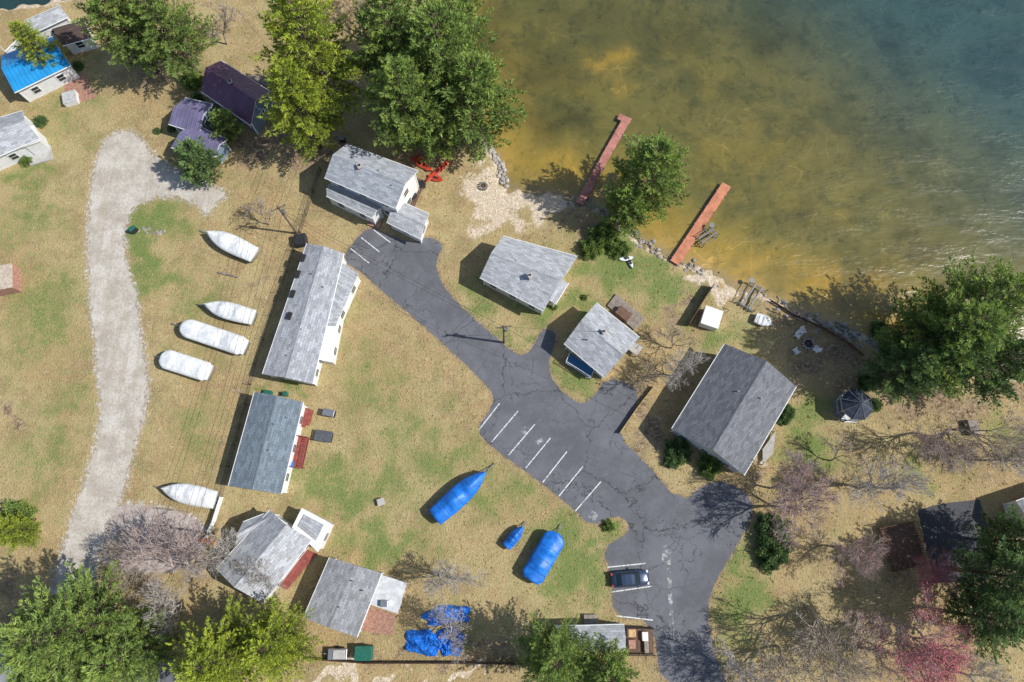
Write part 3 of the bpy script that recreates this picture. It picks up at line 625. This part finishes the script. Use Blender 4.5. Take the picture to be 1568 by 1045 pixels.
def kayak(name,a,b,wd,mat,z=0.35):
    a=P(*a,z);b=P(*b,z); a.z=b.z=0; L=(b-a).length; m=MB(); rings=[]
    for k in range(13):
        t=k/12; w_=max(0.02,math.sin(math.pi*t)**0.6)*wd/2; zr=0.08*abs(2*t-1)**3
        rings.append([(t*L,0,.02+zr),(t*L,-w_*.8,.1+zr),(t*L,-w_,.28+zr),(t*L,-w_*.5,.36+zr),(t*L,w_*.5,.36+zr),(t*L,w_,.28+zr),(t*L,w_*.8,.1+zr)])
    m.loft(rings); m.tube((L*.45,0,.3),(L*.45,0,.39),.25,.22,10,1,True); m.tube((L*.62,0,.3),(L*.62,0,.385),.2,.18,10,1,True)
    o=m.done(name,[mat,dark],smooth=False); o.location=a; o.rotation_euler=(0,0,math.atan2((b-a).y,(b-a).x))
kayak('red_kayak',(627,240),(662,262),0.9,redp); kayak('red_kayak',(652,278),(690,244),0.9,redp); kayak('red_canoe',(655,268),(678,276),1.0,redp); kayak('red_kayak',(640,236),(655,262),.8,redp)
kayak('white_kayak',(948,397),(970,394),0.7,wrap); kayak('white_kayak',(961,391),(969,411),0.5,wrap)
# ---------------------------------------------------------------- car
def car(a,b):
    h=empty('parked_car'); a=P(*a,0.7);b=P(*b,0.7);a.z=b.z=0; L=(b-a).length; s=L/4.6
    paintm=simple('car_paint_mat',(0.05,0.075,0.13),0.1,2,0.22,0.8,0.3,0.02)
    st=[(0,.70,.42,.55),(.03,.84,.35,.78),(.12,.9,.25,.92),(.24,.92,.22,.95),(.45,.92,.22,.93),(.68,.92,.22,.92),(.78,.91,.22,.88),(.92,.86,.28,.78),(.98,.74,.36,.68),(1,.6,.42,.58)]
    m=MB(); rings=[]
    for t,w_,z0,z1 in st:
        x=t*4.6; rings.append([(x,-w_*.85,z0),(x,-w_,z0+.12),(x,-w_,z1-.18),(x,-w_*.88,z1-.03),(x,-w_*.4,z1+.02),(x,w_*.4,z1+.02),(x,w_*.88,z1-.03),(x,w_,z1-.18),(x,w_,z0+.12),(x,w_*.85,z0)])
    m.loft(rings); m.done('body',[paintm],h,smooth=True)
    m=MB()
    g0=[(0.55,.72,.93),(1.15,.60,1.36),(1.6,.62,1.42),(2.35,.62,1.42),(2.75,.60,1.38),(3.45,.74,.93)]
    rings=[]
    for x,w_,z in g0: rings.append([(x,-.80 if z>1 else -w_,.90),(x,-w_,z-.04),(x,-w_*.8,z),(x,w_*.8,z),(x,w_,z-.04),(x,.80 if z>1 else w_,.90)])
    m.loft(rings,mf=lambda k,i:0 if (k in(1,2,3) and i in(1,2,3)) else 1); m.done('cabin',[paintm,glass],h)
    m=MB()
    for x in (.85,3.7):
        for y in (-.82,.82): m.tube((x,y-.1,.32),(x,y+.1,.32),.32,.32,16,0,True); m.tube((x,y-.11,.32),(x,y+.11,.32),.19,.19,10,1,True)
    m.done('wheels',[rubber,metal],h)
    m=MB()
    for y in (-.68,.68): m.box((4.42,y,.66),(.22,.3,.12),0,0); m.box((.1,y,.74),(.16,.3,.12),0,1); m.box((3.05,y*1.42,.98),(.16,.2,.13),0,2)
    m.done('lights_and_mirrors',[trim,redp,paintm],h)
    h.location=a; h.rotation_euler=(0,0,math.atan2((b-a).y,(b-a).x)); h.scale=(s,s,s)
car((936,889),(994,884))
# ---------------------------------------------------------------- poles and wires
pole_wood=simple('pole_wood_mat',(0.17,0.13,0.10),0.3,3)
def upole(px,py,ht=9.0,rot=1.0,arm=True):
    h=empty('utility_pole'); b=P(px,py); m=MB(); m.tube((b.x,b.y,0),(b.x,b.y,ht),.16,.10,8,0,True)
    if arm: m.box((b.x,b.y,ht-.6),(2.0,.12,.12),rot); 
    m.done('pole',[pole_wood],h); m=MB(); m.tube((b.x+.3,b.y,ht-2.2),(b.x+.3,b.y,ht-1.3),.22,.22,10,0,True)
    for k in (-.9,0,.9): m.tube((b.x+k*math.cos(rot),b.y+k*math.sin(rot),ht-.54),(b.x+k*math.cos(rot),b.y+k*math.sin(rot),ht-.35),.05,.04,6,0,True)
    m.done('transformer_and_insulators',[metal],h); return Vector((b.x,b.y,ht-.4))
A1=upole(772,525,8,0.15); A2=upole(455,358,8.5,0.5); A3=upole(328,818,8,0.4,False); A4=upole(505,205,8.5,0.5,False)
m=MB()
def wire(a,b,sag=.5,r=.018,off=0):
    a=Vector(a);b=Vector(b);n=14; d=(b-a); s=Vector((-d.y,d.x,0)).normalized()*off; pr=None
    for k in range(n+1):
        t=k/n; p=a.lerp(b,t)+s; p.z-=sag*4*t*(1-t)
        if pr is not None: m.tube(pr,p,r,r,3)
        pr=p
for o_ in (-.7,0,.7): wire(A2,A3,.8,off=o_); wire(A4,A2,.3,off=o_)
wire(A1,A2,.9); wire(A1,A2,1.0,off=.4); wire(A1,P(925,508,4.2),.3); wire(A1,P(1040,650,3.6),.5); wire(A2,P(500,380,3.2),.1); wire(A1,P(812,422,4.4),.2); wire(A4,P(300,-60,7),.5)
wire(A3,P(200,1060,7),.5); wire(A2,P(590,330,4.5),.2)
m.done('power_lines',[dark])
# ---------------------------------------------------------------- fences
def fence(name,pts,ht,mat,kind='chain'):
    m=MB(); pts=[P(*p) for p in pts]
    for a,b in zip(pts[:-1],pts[1:]):
        L=(b-a).length; n=max(1,int(L/(2.4)))
        for k in range(n+1):
            p=a.lerp(b,k/n); m.tube((p.x,p.y,0),(p.x,p.y,ht+.05),.04,.04,6,0,True)
        rot=math.atan2((b-a).y,(b-a).x)
        if kind=='chain':
            for z in (.1,ht*.35,ht*.65,ht): m.tube((a.x,a.y,z),(b.x,b.y,z),.022 if z==ht else .01,.022 if z==ht else .01,4)
            for k in range(int(L/.12)): p=a.lerp(b,k/int(L/.12)); m.tube((p.x,p.y,.1),(p.x,p.y,ht),.012,.012,3)
        else:
            nb=int(L/.16)
            for k in range(nb):
                p=a.lerp(b,(k+.5)/nb); m.box((p.x,p.y,ht/2+random.uniform(-.03,.03)),(L/nb-.015,.035,ht),rot)
            for z in (.35,ht-.3): 
                c=a.lerp(b,.5)+Vector((-math.sin(rot),math.cos(rot),0))*.05; m.box((c.x,c.y,z),(L,.05,.09),rot)
    m.done(name,[mat])
fence('chain_link_fence',[(492,262),(470,330),(452,385),(428,450),(404,520),(392,560),(378,620),(352,715),(340,765)],1.3,dark)
fence('white_picket_fence',[(342,762),(330,800),(318,826)],1.2,trim,'p')
fence('wooden_fence',[(1090,440),(1075,462),(1052,500)],1.5,brownw,'p'); fence('wooden_fence',[(1180,462),(1215,484),(1262,505),(1300,528),(1320,545)],0.6,brownw,'p')
fence('wooden_fence',[(1000,593),(975,625),(948,664)],0.7,simple('yellow_wood_mat',(0.42,0.33,0.13),0.2,3),'p')
fence('wooden_fence',[(468,1007),(560,1014),(700,1014),(800,1016)],1.1,brownw,'p')
# ---------------------------------------------------------------- small props
def chair(px,py,rot):
    m=MB(); 
    m.box((0,0,.38),(.55,.55,.05),0,0,tilt=0.1); m.box((-.32,0,.72),(.75,.55,.05),0,0,tilt=-1.15)
    for y in (-.31,.31):
        m.box((-.02,y,.58),(.7,.12,.04)); m.box((.27,y,.28),(.07,.07,.56)); m.box((-.27,y,.28),(.07,.07,.56))
    o=m.done('adirondack_chair',[trim]); p=P(px,py,.4); o.location=(p.x,p.y,0); o.rotation_euler=(0,0,rot); o.scale=(1.1,1.1,1.1)
pc=P(1237,527)
for x,y in [(1222,514),(1219,538),(1249,535),(1228,508)]:
    p=P(x,y); chair(x,y,math.atan2(pc.y-p.y,pc.x-p.x))
def firepit(px,py,r=.7,name='fire_pit'):
    m=MB(); c=P(px,py)
    for k in range(12):
        a=k*math.pi/6; m.box((c.x+r*math.cos(a),c.y+r*math.sin(a),.15),(.34*r,.32,.3),a+math.pi/2+random.uniform(-.15,.15))
    m.tube((c.x,c.y,0.0),(c.x,c.y,.06),r*.8,r*.8,14,1,True)
    for k in range(4): a=k*.8; m.tube((c.x-.3*math.cos(a),c.y-.3*math.sin(a),.1),(c.x+.3*math.cos(a),c.y+.3*math.sin(a),.2),.06,.05,6,2,True)
    m.done(name,[stone,dark,brownw])
firepit(1237,527); firepit(740,286,.5); firepit(1556,560,.8)
def rocks(name,pts,n,smin,smax,spread,mat=stone):
    m=MB(); 
    for k in range(n):
        t=random.random()*(len(pts)-1); i=int(t); a=P(*pts[i]);b=P(*pts[i+1]); c=a.lerp(b,t-i)+Vector((random.gauss(0,spread),random.gauss(0,spread),0))
        s=smin+(smax-smin)*random.random()**2.2; ph=random.uniform(0,6); rings=[]
        for z,r in ((-.3,.6),(0.0,1),(.3,.85),(.5,.4)):
            rings.append([(c.x+s*r*random.uniform(.7,1.15)*math.cos(ph+j*math.pi/3.5),c.y+s*r*random.uniform(.7,1.15)*math.sin(ph+j*math.pi/3.5),c.z-.14+s*z*1.1) for j in range(7)])
        m.loft(rings)
    m.done(name,[mat])
rocks('shoreline_rocks',[(738,214),(757,236),(771,262),(775,286)],120,.08,.42,.3,simple('pale_stone_mat',(0.40,0.36,0.32),0.35,1.5))
rocks('shoreline_rocks',[(868,306),(921,320),(955,346),(980,370),(1022,396),(1060,412),(1100,430)],160,.06,.38,.5)
rocks('shoreline_rocks',[(1170,458),(1228,484),(1290,508),(1340,528),(1400,552)],200,.08,.5,.55)
rocks('rock_pile',[(212,352),(240,357)],45,.15,.4,.45); rocks('rock_circle',[(2,610),(8,660)],30,.12,.3,.7)
rocks('garden_stones',[(1150,735),(1165,720),(1160,745)],30,.12,.3,.5)
m=MB(); a=P(336,418);b=P(365,425); m.tube((a.x,a.y,.18),(b.x,b.y,.15),.16,.12,8,0,True); m.done('fallen_log',[wood])
m=MB(); a=P(236,778);b=P(288,784); m.tube((a.x,a.y,.1),(b.x,b.y,.1),.08,.06,8,0,True); m.done('fallen_log',[wood])
def propbox(name,px,py,sz,rot,mat,lid=None):
    m=MB(); p=P(px,py,sz[2]); m.box((p.x,p.y,sz[2]*.5),sz,rot,0); m.box((p.x,p.y,sz[2]+.04),(sz[0]+.08,sz[1]+.08,.08),rot,1)
    for sx in (-.4,.4):
        m.box((p.x+sx*sz[0]*math.cos(rot),p.y+sx*sz[0]*math.sin(rot),.05),(.1,sz[1]+.02,.1),rot,1)
    o=m.done(name,[mat,lid or mat]); bv=o.modifiers.new('b','BEVEL'); bv.width=.04; bv.segments=2
propbox('gas_grill',503,632,(1.4,.8,1.0),-.2,dark,metal); propbox('storage_chest',495,668,(2.1,1.3,.7),-.15,dark,simple('slate_lid_mat',(.09,.1,.11)))
propbox('well_cover',583,769,(.8,.8,.5),.3,conc); propbox('green_dumpster',556,1001,(1.9,1.5,1.2),0,gsh,gsh); propbox('green_planter',410,601,(1.0,.5,.6),-.2,gsh); propbox('green_trash_cart',436,603,(.5,.5,.8),0,gsh)
propbox('blue_water_barrel',445,712,(.6,.6,.9),0,bluet); propbox('gas_grill',630,300,(1.3,.8,1.0),.8,dark); propbox('gas_grill',643,282,(1.2,.8,1.0),.5,dark)
propbox('gas_grill',202,350,(.9,.5,1.0),.8,dark,gsh); propbox('white_storage_shed',1090,486,(2.3,2.5,1.5),-.35,white,trim); propbox('hot_tub',106,149,(1.9,1.9,.8),.3,trim,simple('tub_cover_mat',(.45,.45,.44)))
propbox('orange_planter',316,828,(1.6,.6,.5),-.2,simple('rust_mat',(.40,.14,.05))); propbox('mailbox_planter',523,211,(.8,.6,1.0),0,dark,metal)
propbox('garden_shed',2,425,(2.8,3.4,2.0),.2,brick,simple('tan_roof_mat',(.5,.42,.33))); propbox('teal_bench',402,122,(1.6,.5,.5),-.5,gsh); propbox('storage_bench',1492,655,(1.2,1.8,.8),.1,wood)
propbox('wooden_crate',905,950,(1.6,1.2,.4),0,wood)
def utrailer(px,py):
    m=MB(); p=P(px,py,.8); m.box((p.x,p.y,.75),(2.2,1.2,.5),0,0); m.box((p.x-1.3,p.y,.55),(.8,.1,.1),0,1); m.tube((p.x,p.y-.75,.33),(p.x,p.y-.6,.33),.3,.3,12,2,True); m.tube((p.x,p.y+.6,.33),(p.x,p.y+.75,.33),.3,.3,12,2,True); m.box((p.x+.2,p.y,1.05),(1.4,1.0,.12),0,1)
    o=m.done('utility_trailer',[metal,conc,rubber]); bv=o.modifiers.new('b','BEVEL'); bv.width=.05; bv.segments=2
utrailer(517,1002)
# ---------------------------------------------------------------- trees
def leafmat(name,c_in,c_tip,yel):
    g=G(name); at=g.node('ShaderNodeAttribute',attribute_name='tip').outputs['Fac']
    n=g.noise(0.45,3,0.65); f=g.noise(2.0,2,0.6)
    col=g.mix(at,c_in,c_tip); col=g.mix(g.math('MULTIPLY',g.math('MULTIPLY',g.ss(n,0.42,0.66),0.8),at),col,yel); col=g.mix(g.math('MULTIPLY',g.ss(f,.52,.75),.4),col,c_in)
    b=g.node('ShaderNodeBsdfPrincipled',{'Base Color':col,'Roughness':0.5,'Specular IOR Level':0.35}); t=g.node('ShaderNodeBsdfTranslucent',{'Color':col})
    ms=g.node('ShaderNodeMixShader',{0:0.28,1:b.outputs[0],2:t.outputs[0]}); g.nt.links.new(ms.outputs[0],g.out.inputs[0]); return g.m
bark=simple('bark_mat',(0.13,0.095,0.07),0.35,2)
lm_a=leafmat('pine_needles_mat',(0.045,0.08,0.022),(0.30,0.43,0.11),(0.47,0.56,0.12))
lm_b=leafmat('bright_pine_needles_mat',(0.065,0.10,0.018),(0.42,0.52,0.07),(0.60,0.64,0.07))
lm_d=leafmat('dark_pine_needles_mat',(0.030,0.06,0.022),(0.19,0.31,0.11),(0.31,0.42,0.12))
def make_pine(seed,Ht,R,nw=17,t0=0.22,mat=lm_a,topy=0.75,nbw=6):
    r=np.random.default_rng(seed); m=MB()
    m.tube((0,0,0),(0.1,0,Ht*.5),.32,.2,8,0); m.tube((0.1,0,Ht*.5),(0.0,0.1,Ht*.98),.2,.03,7,0)
    cen=[];dirs=[];tips=[];siz=[]
    for wv_ in range(nw):
        t=t0+(1-t0)*(wv_+0.5)/nw; u=(t-t0)/(1-t0); az0=r.uniform(0,6.28)
        nb=nbw
        for bi in range(nb):
            z=Ht*t+r.uniform(-.2,.2); az=az0+bi*2*math.pi/nb+r.uniform(-.25,.25)
            prof=(1-u)**topy*(0.55+0.45*min(1,u/0.25)); Lb=R*prof*r.uniform(.62,1.25)+0.7
            el=0.06+0.55*u+r.uniform(-.08,.14); d0=np.array([math.cos(az)*math.cos(el),math.sin(az)*math.cos(el),math.sin(el)])
            side=np.array([-math.sin(az),math.cos(az),0]); p0=np.array([0,0,z]); bend=r.uniform(-.15,.15)
            def bp(s): return p0+d0*Lb*s+np.array([0,0,-0.10*Lb*s*s+0.14*Lb*s**3])+side*Lb*bend*s*s
            m.tube(bp(0),bp(.5),.02+.012*Lb,.01+.007*Lb,4,0); m.tube(bp(.5),bp(.97),.01+.007*Lb,.01,3,0)
            ns=int(4+Lb*2.5)
            for j in range(ns):
                s=0.22+0.78*(j+r.uniform(0,1))/ns; sg=1 if j%2 else -1
                b0=bp(s); ll=(Lb*0.27*(1.15-s)+.24)*r.uniform(.6,1.25)
                fd=d0*0.8+side*sg*0.62; fd=fd/np.linalg.norm(fd)
                if s>.93: fd=d0
                nt_=max(2,int(ll/0.25))
                for q in range(nt_):
                    f=(q+1)/nt_; c=b0+fd*ll*f+np.array([0,0,r.uniform(-.03,.08)])+r.normal(0,.03,3)
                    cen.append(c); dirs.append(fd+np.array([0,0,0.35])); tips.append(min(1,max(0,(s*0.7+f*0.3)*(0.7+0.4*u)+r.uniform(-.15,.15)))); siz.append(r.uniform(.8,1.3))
    cen=np.array(cen);dirs=np.array(dirs);tips=np.array(tips);siz=np.array(siz); K=8; n=len(cen)
    D=np.repeat(dirs,K,0)*0.9+r.normal(0,.48,(n*K,3)); D/=np.linalg.norm(D,axis=1)[:,None]
    Cn=np.repeat(cen,K,0)+r.normal(0,.04,(n*K,3)); S_=np.repeat(siz,K)[:,None]
    sd=np.cross(D,r.normal(0,1,(n*K,3))); sd/=np.linalg.norm(sd,axis=1)[:,None]
    ln=r.uniform(.26,.46,(n*K,1))*S_; wd=0.058*S_
    V=np.stack([Cn-sd*wd,Cn+sd*wd,Cn+D*ln],1).reshape(-1,3)
    return finish_tree('pine_tree',m,V,3,np.repeat(tips,K*3),[bark,mat])
def finish_tree(name,m,V,k,tip,mats):
    nv0=len(m.v); base=np.array(m.v,float).reshape(-1,3); co=np.vstack([base,V]) if len(V) else base
    nf=len(V)//k; fl=[len(f) for f in m.f]; loops=[i for f in m.f for i in f]+list(range(nv0,nv0+nf*k)); tot=fl+[k]*nf
    me=bpy.data.meshes.new(name); me.vertices.add(len(co)); me.vertices.foreach_set('co',co.ravel())
    me.loops.add(len(loops)); me.loops.foreach_set('vertex_index',np.array(loops,np.int32)); me.polygons.add(len(tot))
    st=np.concatenate([[0],np.cumsum(tot)[:-1]]).astype(np.int32); me.polygons.foreach_set('loop_start',st)
    me.update(calc_edges=True)
    for mm in mats: me.materials.append(mm)
    me.polygons.foreach_set('material_index',np.array(list(m.mi)+[len(mats)-1]*nf,np.int32))
    a=me.attributes.new('tip','FLOAT','POINT'); a.data.foreach_set('value',np.concatenate([np.zeros(nv0),tip]).astype(np.float32)); return me
def put(me,name,px,py,hc,sc=1,rot=0,sz=None):
    o=bpy.data.objects.new(name,me); scene.collection.objects.link(o); p=P(px,py,hc); o.location=(p.x,p.y,-0.05); o.rotation_euler=(random.uniform(-.03,.03),random.uniform(-.03,.03),rot)
    o.scale=(sc,sc,sz or sc); return o
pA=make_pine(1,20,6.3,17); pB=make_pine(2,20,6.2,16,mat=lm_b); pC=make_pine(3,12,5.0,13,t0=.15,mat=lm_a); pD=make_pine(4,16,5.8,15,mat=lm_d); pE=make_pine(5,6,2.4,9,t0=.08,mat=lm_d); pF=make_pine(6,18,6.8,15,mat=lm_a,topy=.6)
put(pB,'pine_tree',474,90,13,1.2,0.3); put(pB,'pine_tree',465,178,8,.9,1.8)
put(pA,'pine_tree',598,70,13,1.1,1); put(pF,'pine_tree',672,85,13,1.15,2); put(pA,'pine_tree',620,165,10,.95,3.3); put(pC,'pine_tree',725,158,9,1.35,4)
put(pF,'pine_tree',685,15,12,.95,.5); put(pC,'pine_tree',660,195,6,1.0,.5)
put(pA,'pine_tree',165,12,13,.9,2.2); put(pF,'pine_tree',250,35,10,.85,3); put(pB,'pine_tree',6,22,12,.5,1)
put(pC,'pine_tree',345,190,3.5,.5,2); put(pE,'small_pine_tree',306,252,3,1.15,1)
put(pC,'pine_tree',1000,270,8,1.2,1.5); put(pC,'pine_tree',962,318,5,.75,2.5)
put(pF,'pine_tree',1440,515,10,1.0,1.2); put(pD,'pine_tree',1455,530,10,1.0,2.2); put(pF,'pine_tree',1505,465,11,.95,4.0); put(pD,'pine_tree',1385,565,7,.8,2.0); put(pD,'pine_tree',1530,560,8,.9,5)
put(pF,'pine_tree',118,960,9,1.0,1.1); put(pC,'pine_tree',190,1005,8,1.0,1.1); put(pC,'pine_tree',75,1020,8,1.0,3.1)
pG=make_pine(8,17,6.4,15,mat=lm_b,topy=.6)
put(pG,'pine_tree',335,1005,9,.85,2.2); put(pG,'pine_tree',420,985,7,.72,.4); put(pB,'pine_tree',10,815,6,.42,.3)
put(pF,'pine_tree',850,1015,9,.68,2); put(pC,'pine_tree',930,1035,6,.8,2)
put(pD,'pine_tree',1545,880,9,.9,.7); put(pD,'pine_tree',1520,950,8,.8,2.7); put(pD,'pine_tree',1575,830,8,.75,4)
def make_shrub(seed,R,mat):
    r=np.random.default_rng(seed); m=MB()
    for k in range(7): a=k*.9; m.tube((0,0,0),(R*.6*math.cos(a),R*.6*math.sin(a),R*.9),.04,.015,4)
    n=2600; d=r.normal(0,1,(n,3)); d/=np.linalg.norm(d,axis=1)[:,None]; d[:,2]=np.abs(d[:,2]); lump=1+.25*np.sin(d[:,0]*6+seed)*np.cos(d[:,1]*7)
    rad=(r.uniform(.35,1.05,n)**.5*lump)[:,None]; C_=d*rad*R*np.array([1,1,1.15]); K=4
    D=np.repeat(d,K,0)+r.normal(0,.7,(n*K,3)); D/=np.linalg.norm(D,axis=1)[:,None]; Cn=np.repeat(C_,K,0); sd=np.cross(D,r.normal(0,1,(n*K,3))); sd/=np.linalg.norm(sd,axis=1)[:,None]
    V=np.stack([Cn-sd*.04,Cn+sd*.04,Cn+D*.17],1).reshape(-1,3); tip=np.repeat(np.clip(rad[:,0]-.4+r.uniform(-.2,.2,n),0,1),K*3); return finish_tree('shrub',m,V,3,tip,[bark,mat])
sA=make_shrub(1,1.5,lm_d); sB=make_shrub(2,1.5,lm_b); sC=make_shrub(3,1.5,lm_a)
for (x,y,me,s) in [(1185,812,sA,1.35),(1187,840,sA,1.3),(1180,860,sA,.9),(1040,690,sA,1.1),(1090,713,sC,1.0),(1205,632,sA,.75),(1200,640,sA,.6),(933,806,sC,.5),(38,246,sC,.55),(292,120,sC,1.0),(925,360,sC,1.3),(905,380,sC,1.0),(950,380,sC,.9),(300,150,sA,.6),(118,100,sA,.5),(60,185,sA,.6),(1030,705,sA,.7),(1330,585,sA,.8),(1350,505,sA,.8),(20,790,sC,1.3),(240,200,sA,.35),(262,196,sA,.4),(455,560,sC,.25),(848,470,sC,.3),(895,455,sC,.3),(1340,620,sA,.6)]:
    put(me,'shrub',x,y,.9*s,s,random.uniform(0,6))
# bare trees
def make_bare(seed,Ht,mat,buds=None,spread=.9,levels=5,up=.12):
    rd=random.Random(seed); m=MB(); tips=[]
    def grow(p,d,L,r,lv):
        q=p
        for k in range(2):
            d=(d+Vector((rd.gauss(0,.13),rd.gauss(0,.13),rd.gauss(0,.08)+up*.2))).normalized(); e=q+d*(L/2); r2=max(r*.9,.018)
            m.tube(q,e,r,r2,6 if r>.08 else (4 if r>.03 else 3),0)
            if lv<levels-1 and k==0:
                a=d.cross(Vector((rd.gauss(0,1),rd.gauss(0,1),rd.gauss(0,1)))).normalized(); nd=(d+a*.9).normalized(); l2=L*.5
                if lv>1: grow(e,nd,l2,max(r*.5,.02),lv-2)
                else: m.tube(e,e+nd*l2,.020,.014,3,0)
            q=e; r=r2
        if lv==0: tips.append((q,d)); return
        nc=5 if lv==levels else (3 if rd.random()<.7 else 4)
        for k in range(nc):
            a=d.cross(Vector((rd.gauss(0,1),rd.gauss(0,1),rd.gauss(0,1)))).normalized(); nd=(d+a*rd.uniform(.35,1.0)*spread+Vector((0,0,up))).normalized()
            grow(q,nd,L*rd.uniform(.66,.92),max(r*.68,.022),lv-1)
    grow(Vector((0,0,-.1)),Vector((0,0,1)),Ht*.24,Ht*.017,levels)
    V=np.zeros((0,3)); tp=np.zeros(0)
    if buds:
        r=np.random.default_rng(seed); pts=np.array([t[0][:] for t in tips]); K=buds[1]; Cn=np.repeat(pts,K,0)+r.normal(0,.24,(len(pts)*K,3)); D=r.normal(0,1,Cn.shape); D/=np.linalg.norm(D,axis=1)[:,None]; sd=np.cross(D,r.normal(0,1,Cn.shape)); sd/=np.linalg.norm(sd,axis=1)[:,None]
        V=np.stack([Cn-sd*.03,Cn+sd*.03,Cn+D*.09],1).reshape(-1,3); tp=np.ones(len(V))
    return finish_tree('bare_tree',m,V,3,tp,[mat]+([buds[0]] if buds else []))
tw_g=simple('gray_twig_mat',(0.46,0.42,0.38),0.25,1.5); tw_p=simple('mauve_twig_mat',(0.42,0.33,0.30),0.25,1.5); tw_b=simple('brown_twig_mat',(0.40,0.33,0.26),0.25,1.5)
bud_r=simple('red_bud_mat',(0.60,0.17,0.20),0.3,1.5); bud_m=simple('mauve_bud_mat',(0.44,0.33,0.29),0.25,1.5)
bA=make_bare(1,10,tw_g); bB=make_bare(2,10,tw_p,(bud_m,2)); bC=make_bare(3,10,tw_p,(bud_r,18)); bD=make_bare(4,7,tw_b,levels=4); bE=make_bare(5,10,tw_b,spread=1.0); bR=make_bare(9,10,tw_p,(simple('rose_bud_mat',(0.50,0.25,0.25),0.3,1.5),4))
for (x,y,me,s) in [(275,885,bB,1.15),(330,850,bA,.85),(215,840,bE,.8),(690,890,bA,.8),(685,965,bA,.75),(395,322,bD,.9),(1045,570,bA,.75),(985,575,bD,.9),(1245,775,bR,1.15),(1200,745,bR,.85),(1350,745,bA,1.1),(1270,940,bE,1.2),(1405,955,bC,1.35),(1330,1000,bR,.95),(1215,1000,bE,1.0),(1140,1030,bA,.9),(1500,650,bE,.95),(1430,655,bB,.9),(545,25,bE,1.0),(320,20,bD,1.3),(725,205,bA,.65),(1545,700,bA,.8),(250,930,bA,.9),(1440,900,bC,.75),(1040,520,bD,.9),(1300,700,bD,1.0),(1500,1040,bA,.8),(395,880,bA,.7),(1300,840,bR,.8)]:
    put(me,'bare_tree',x,y,5.0*s,s,random.uniform(0,6))
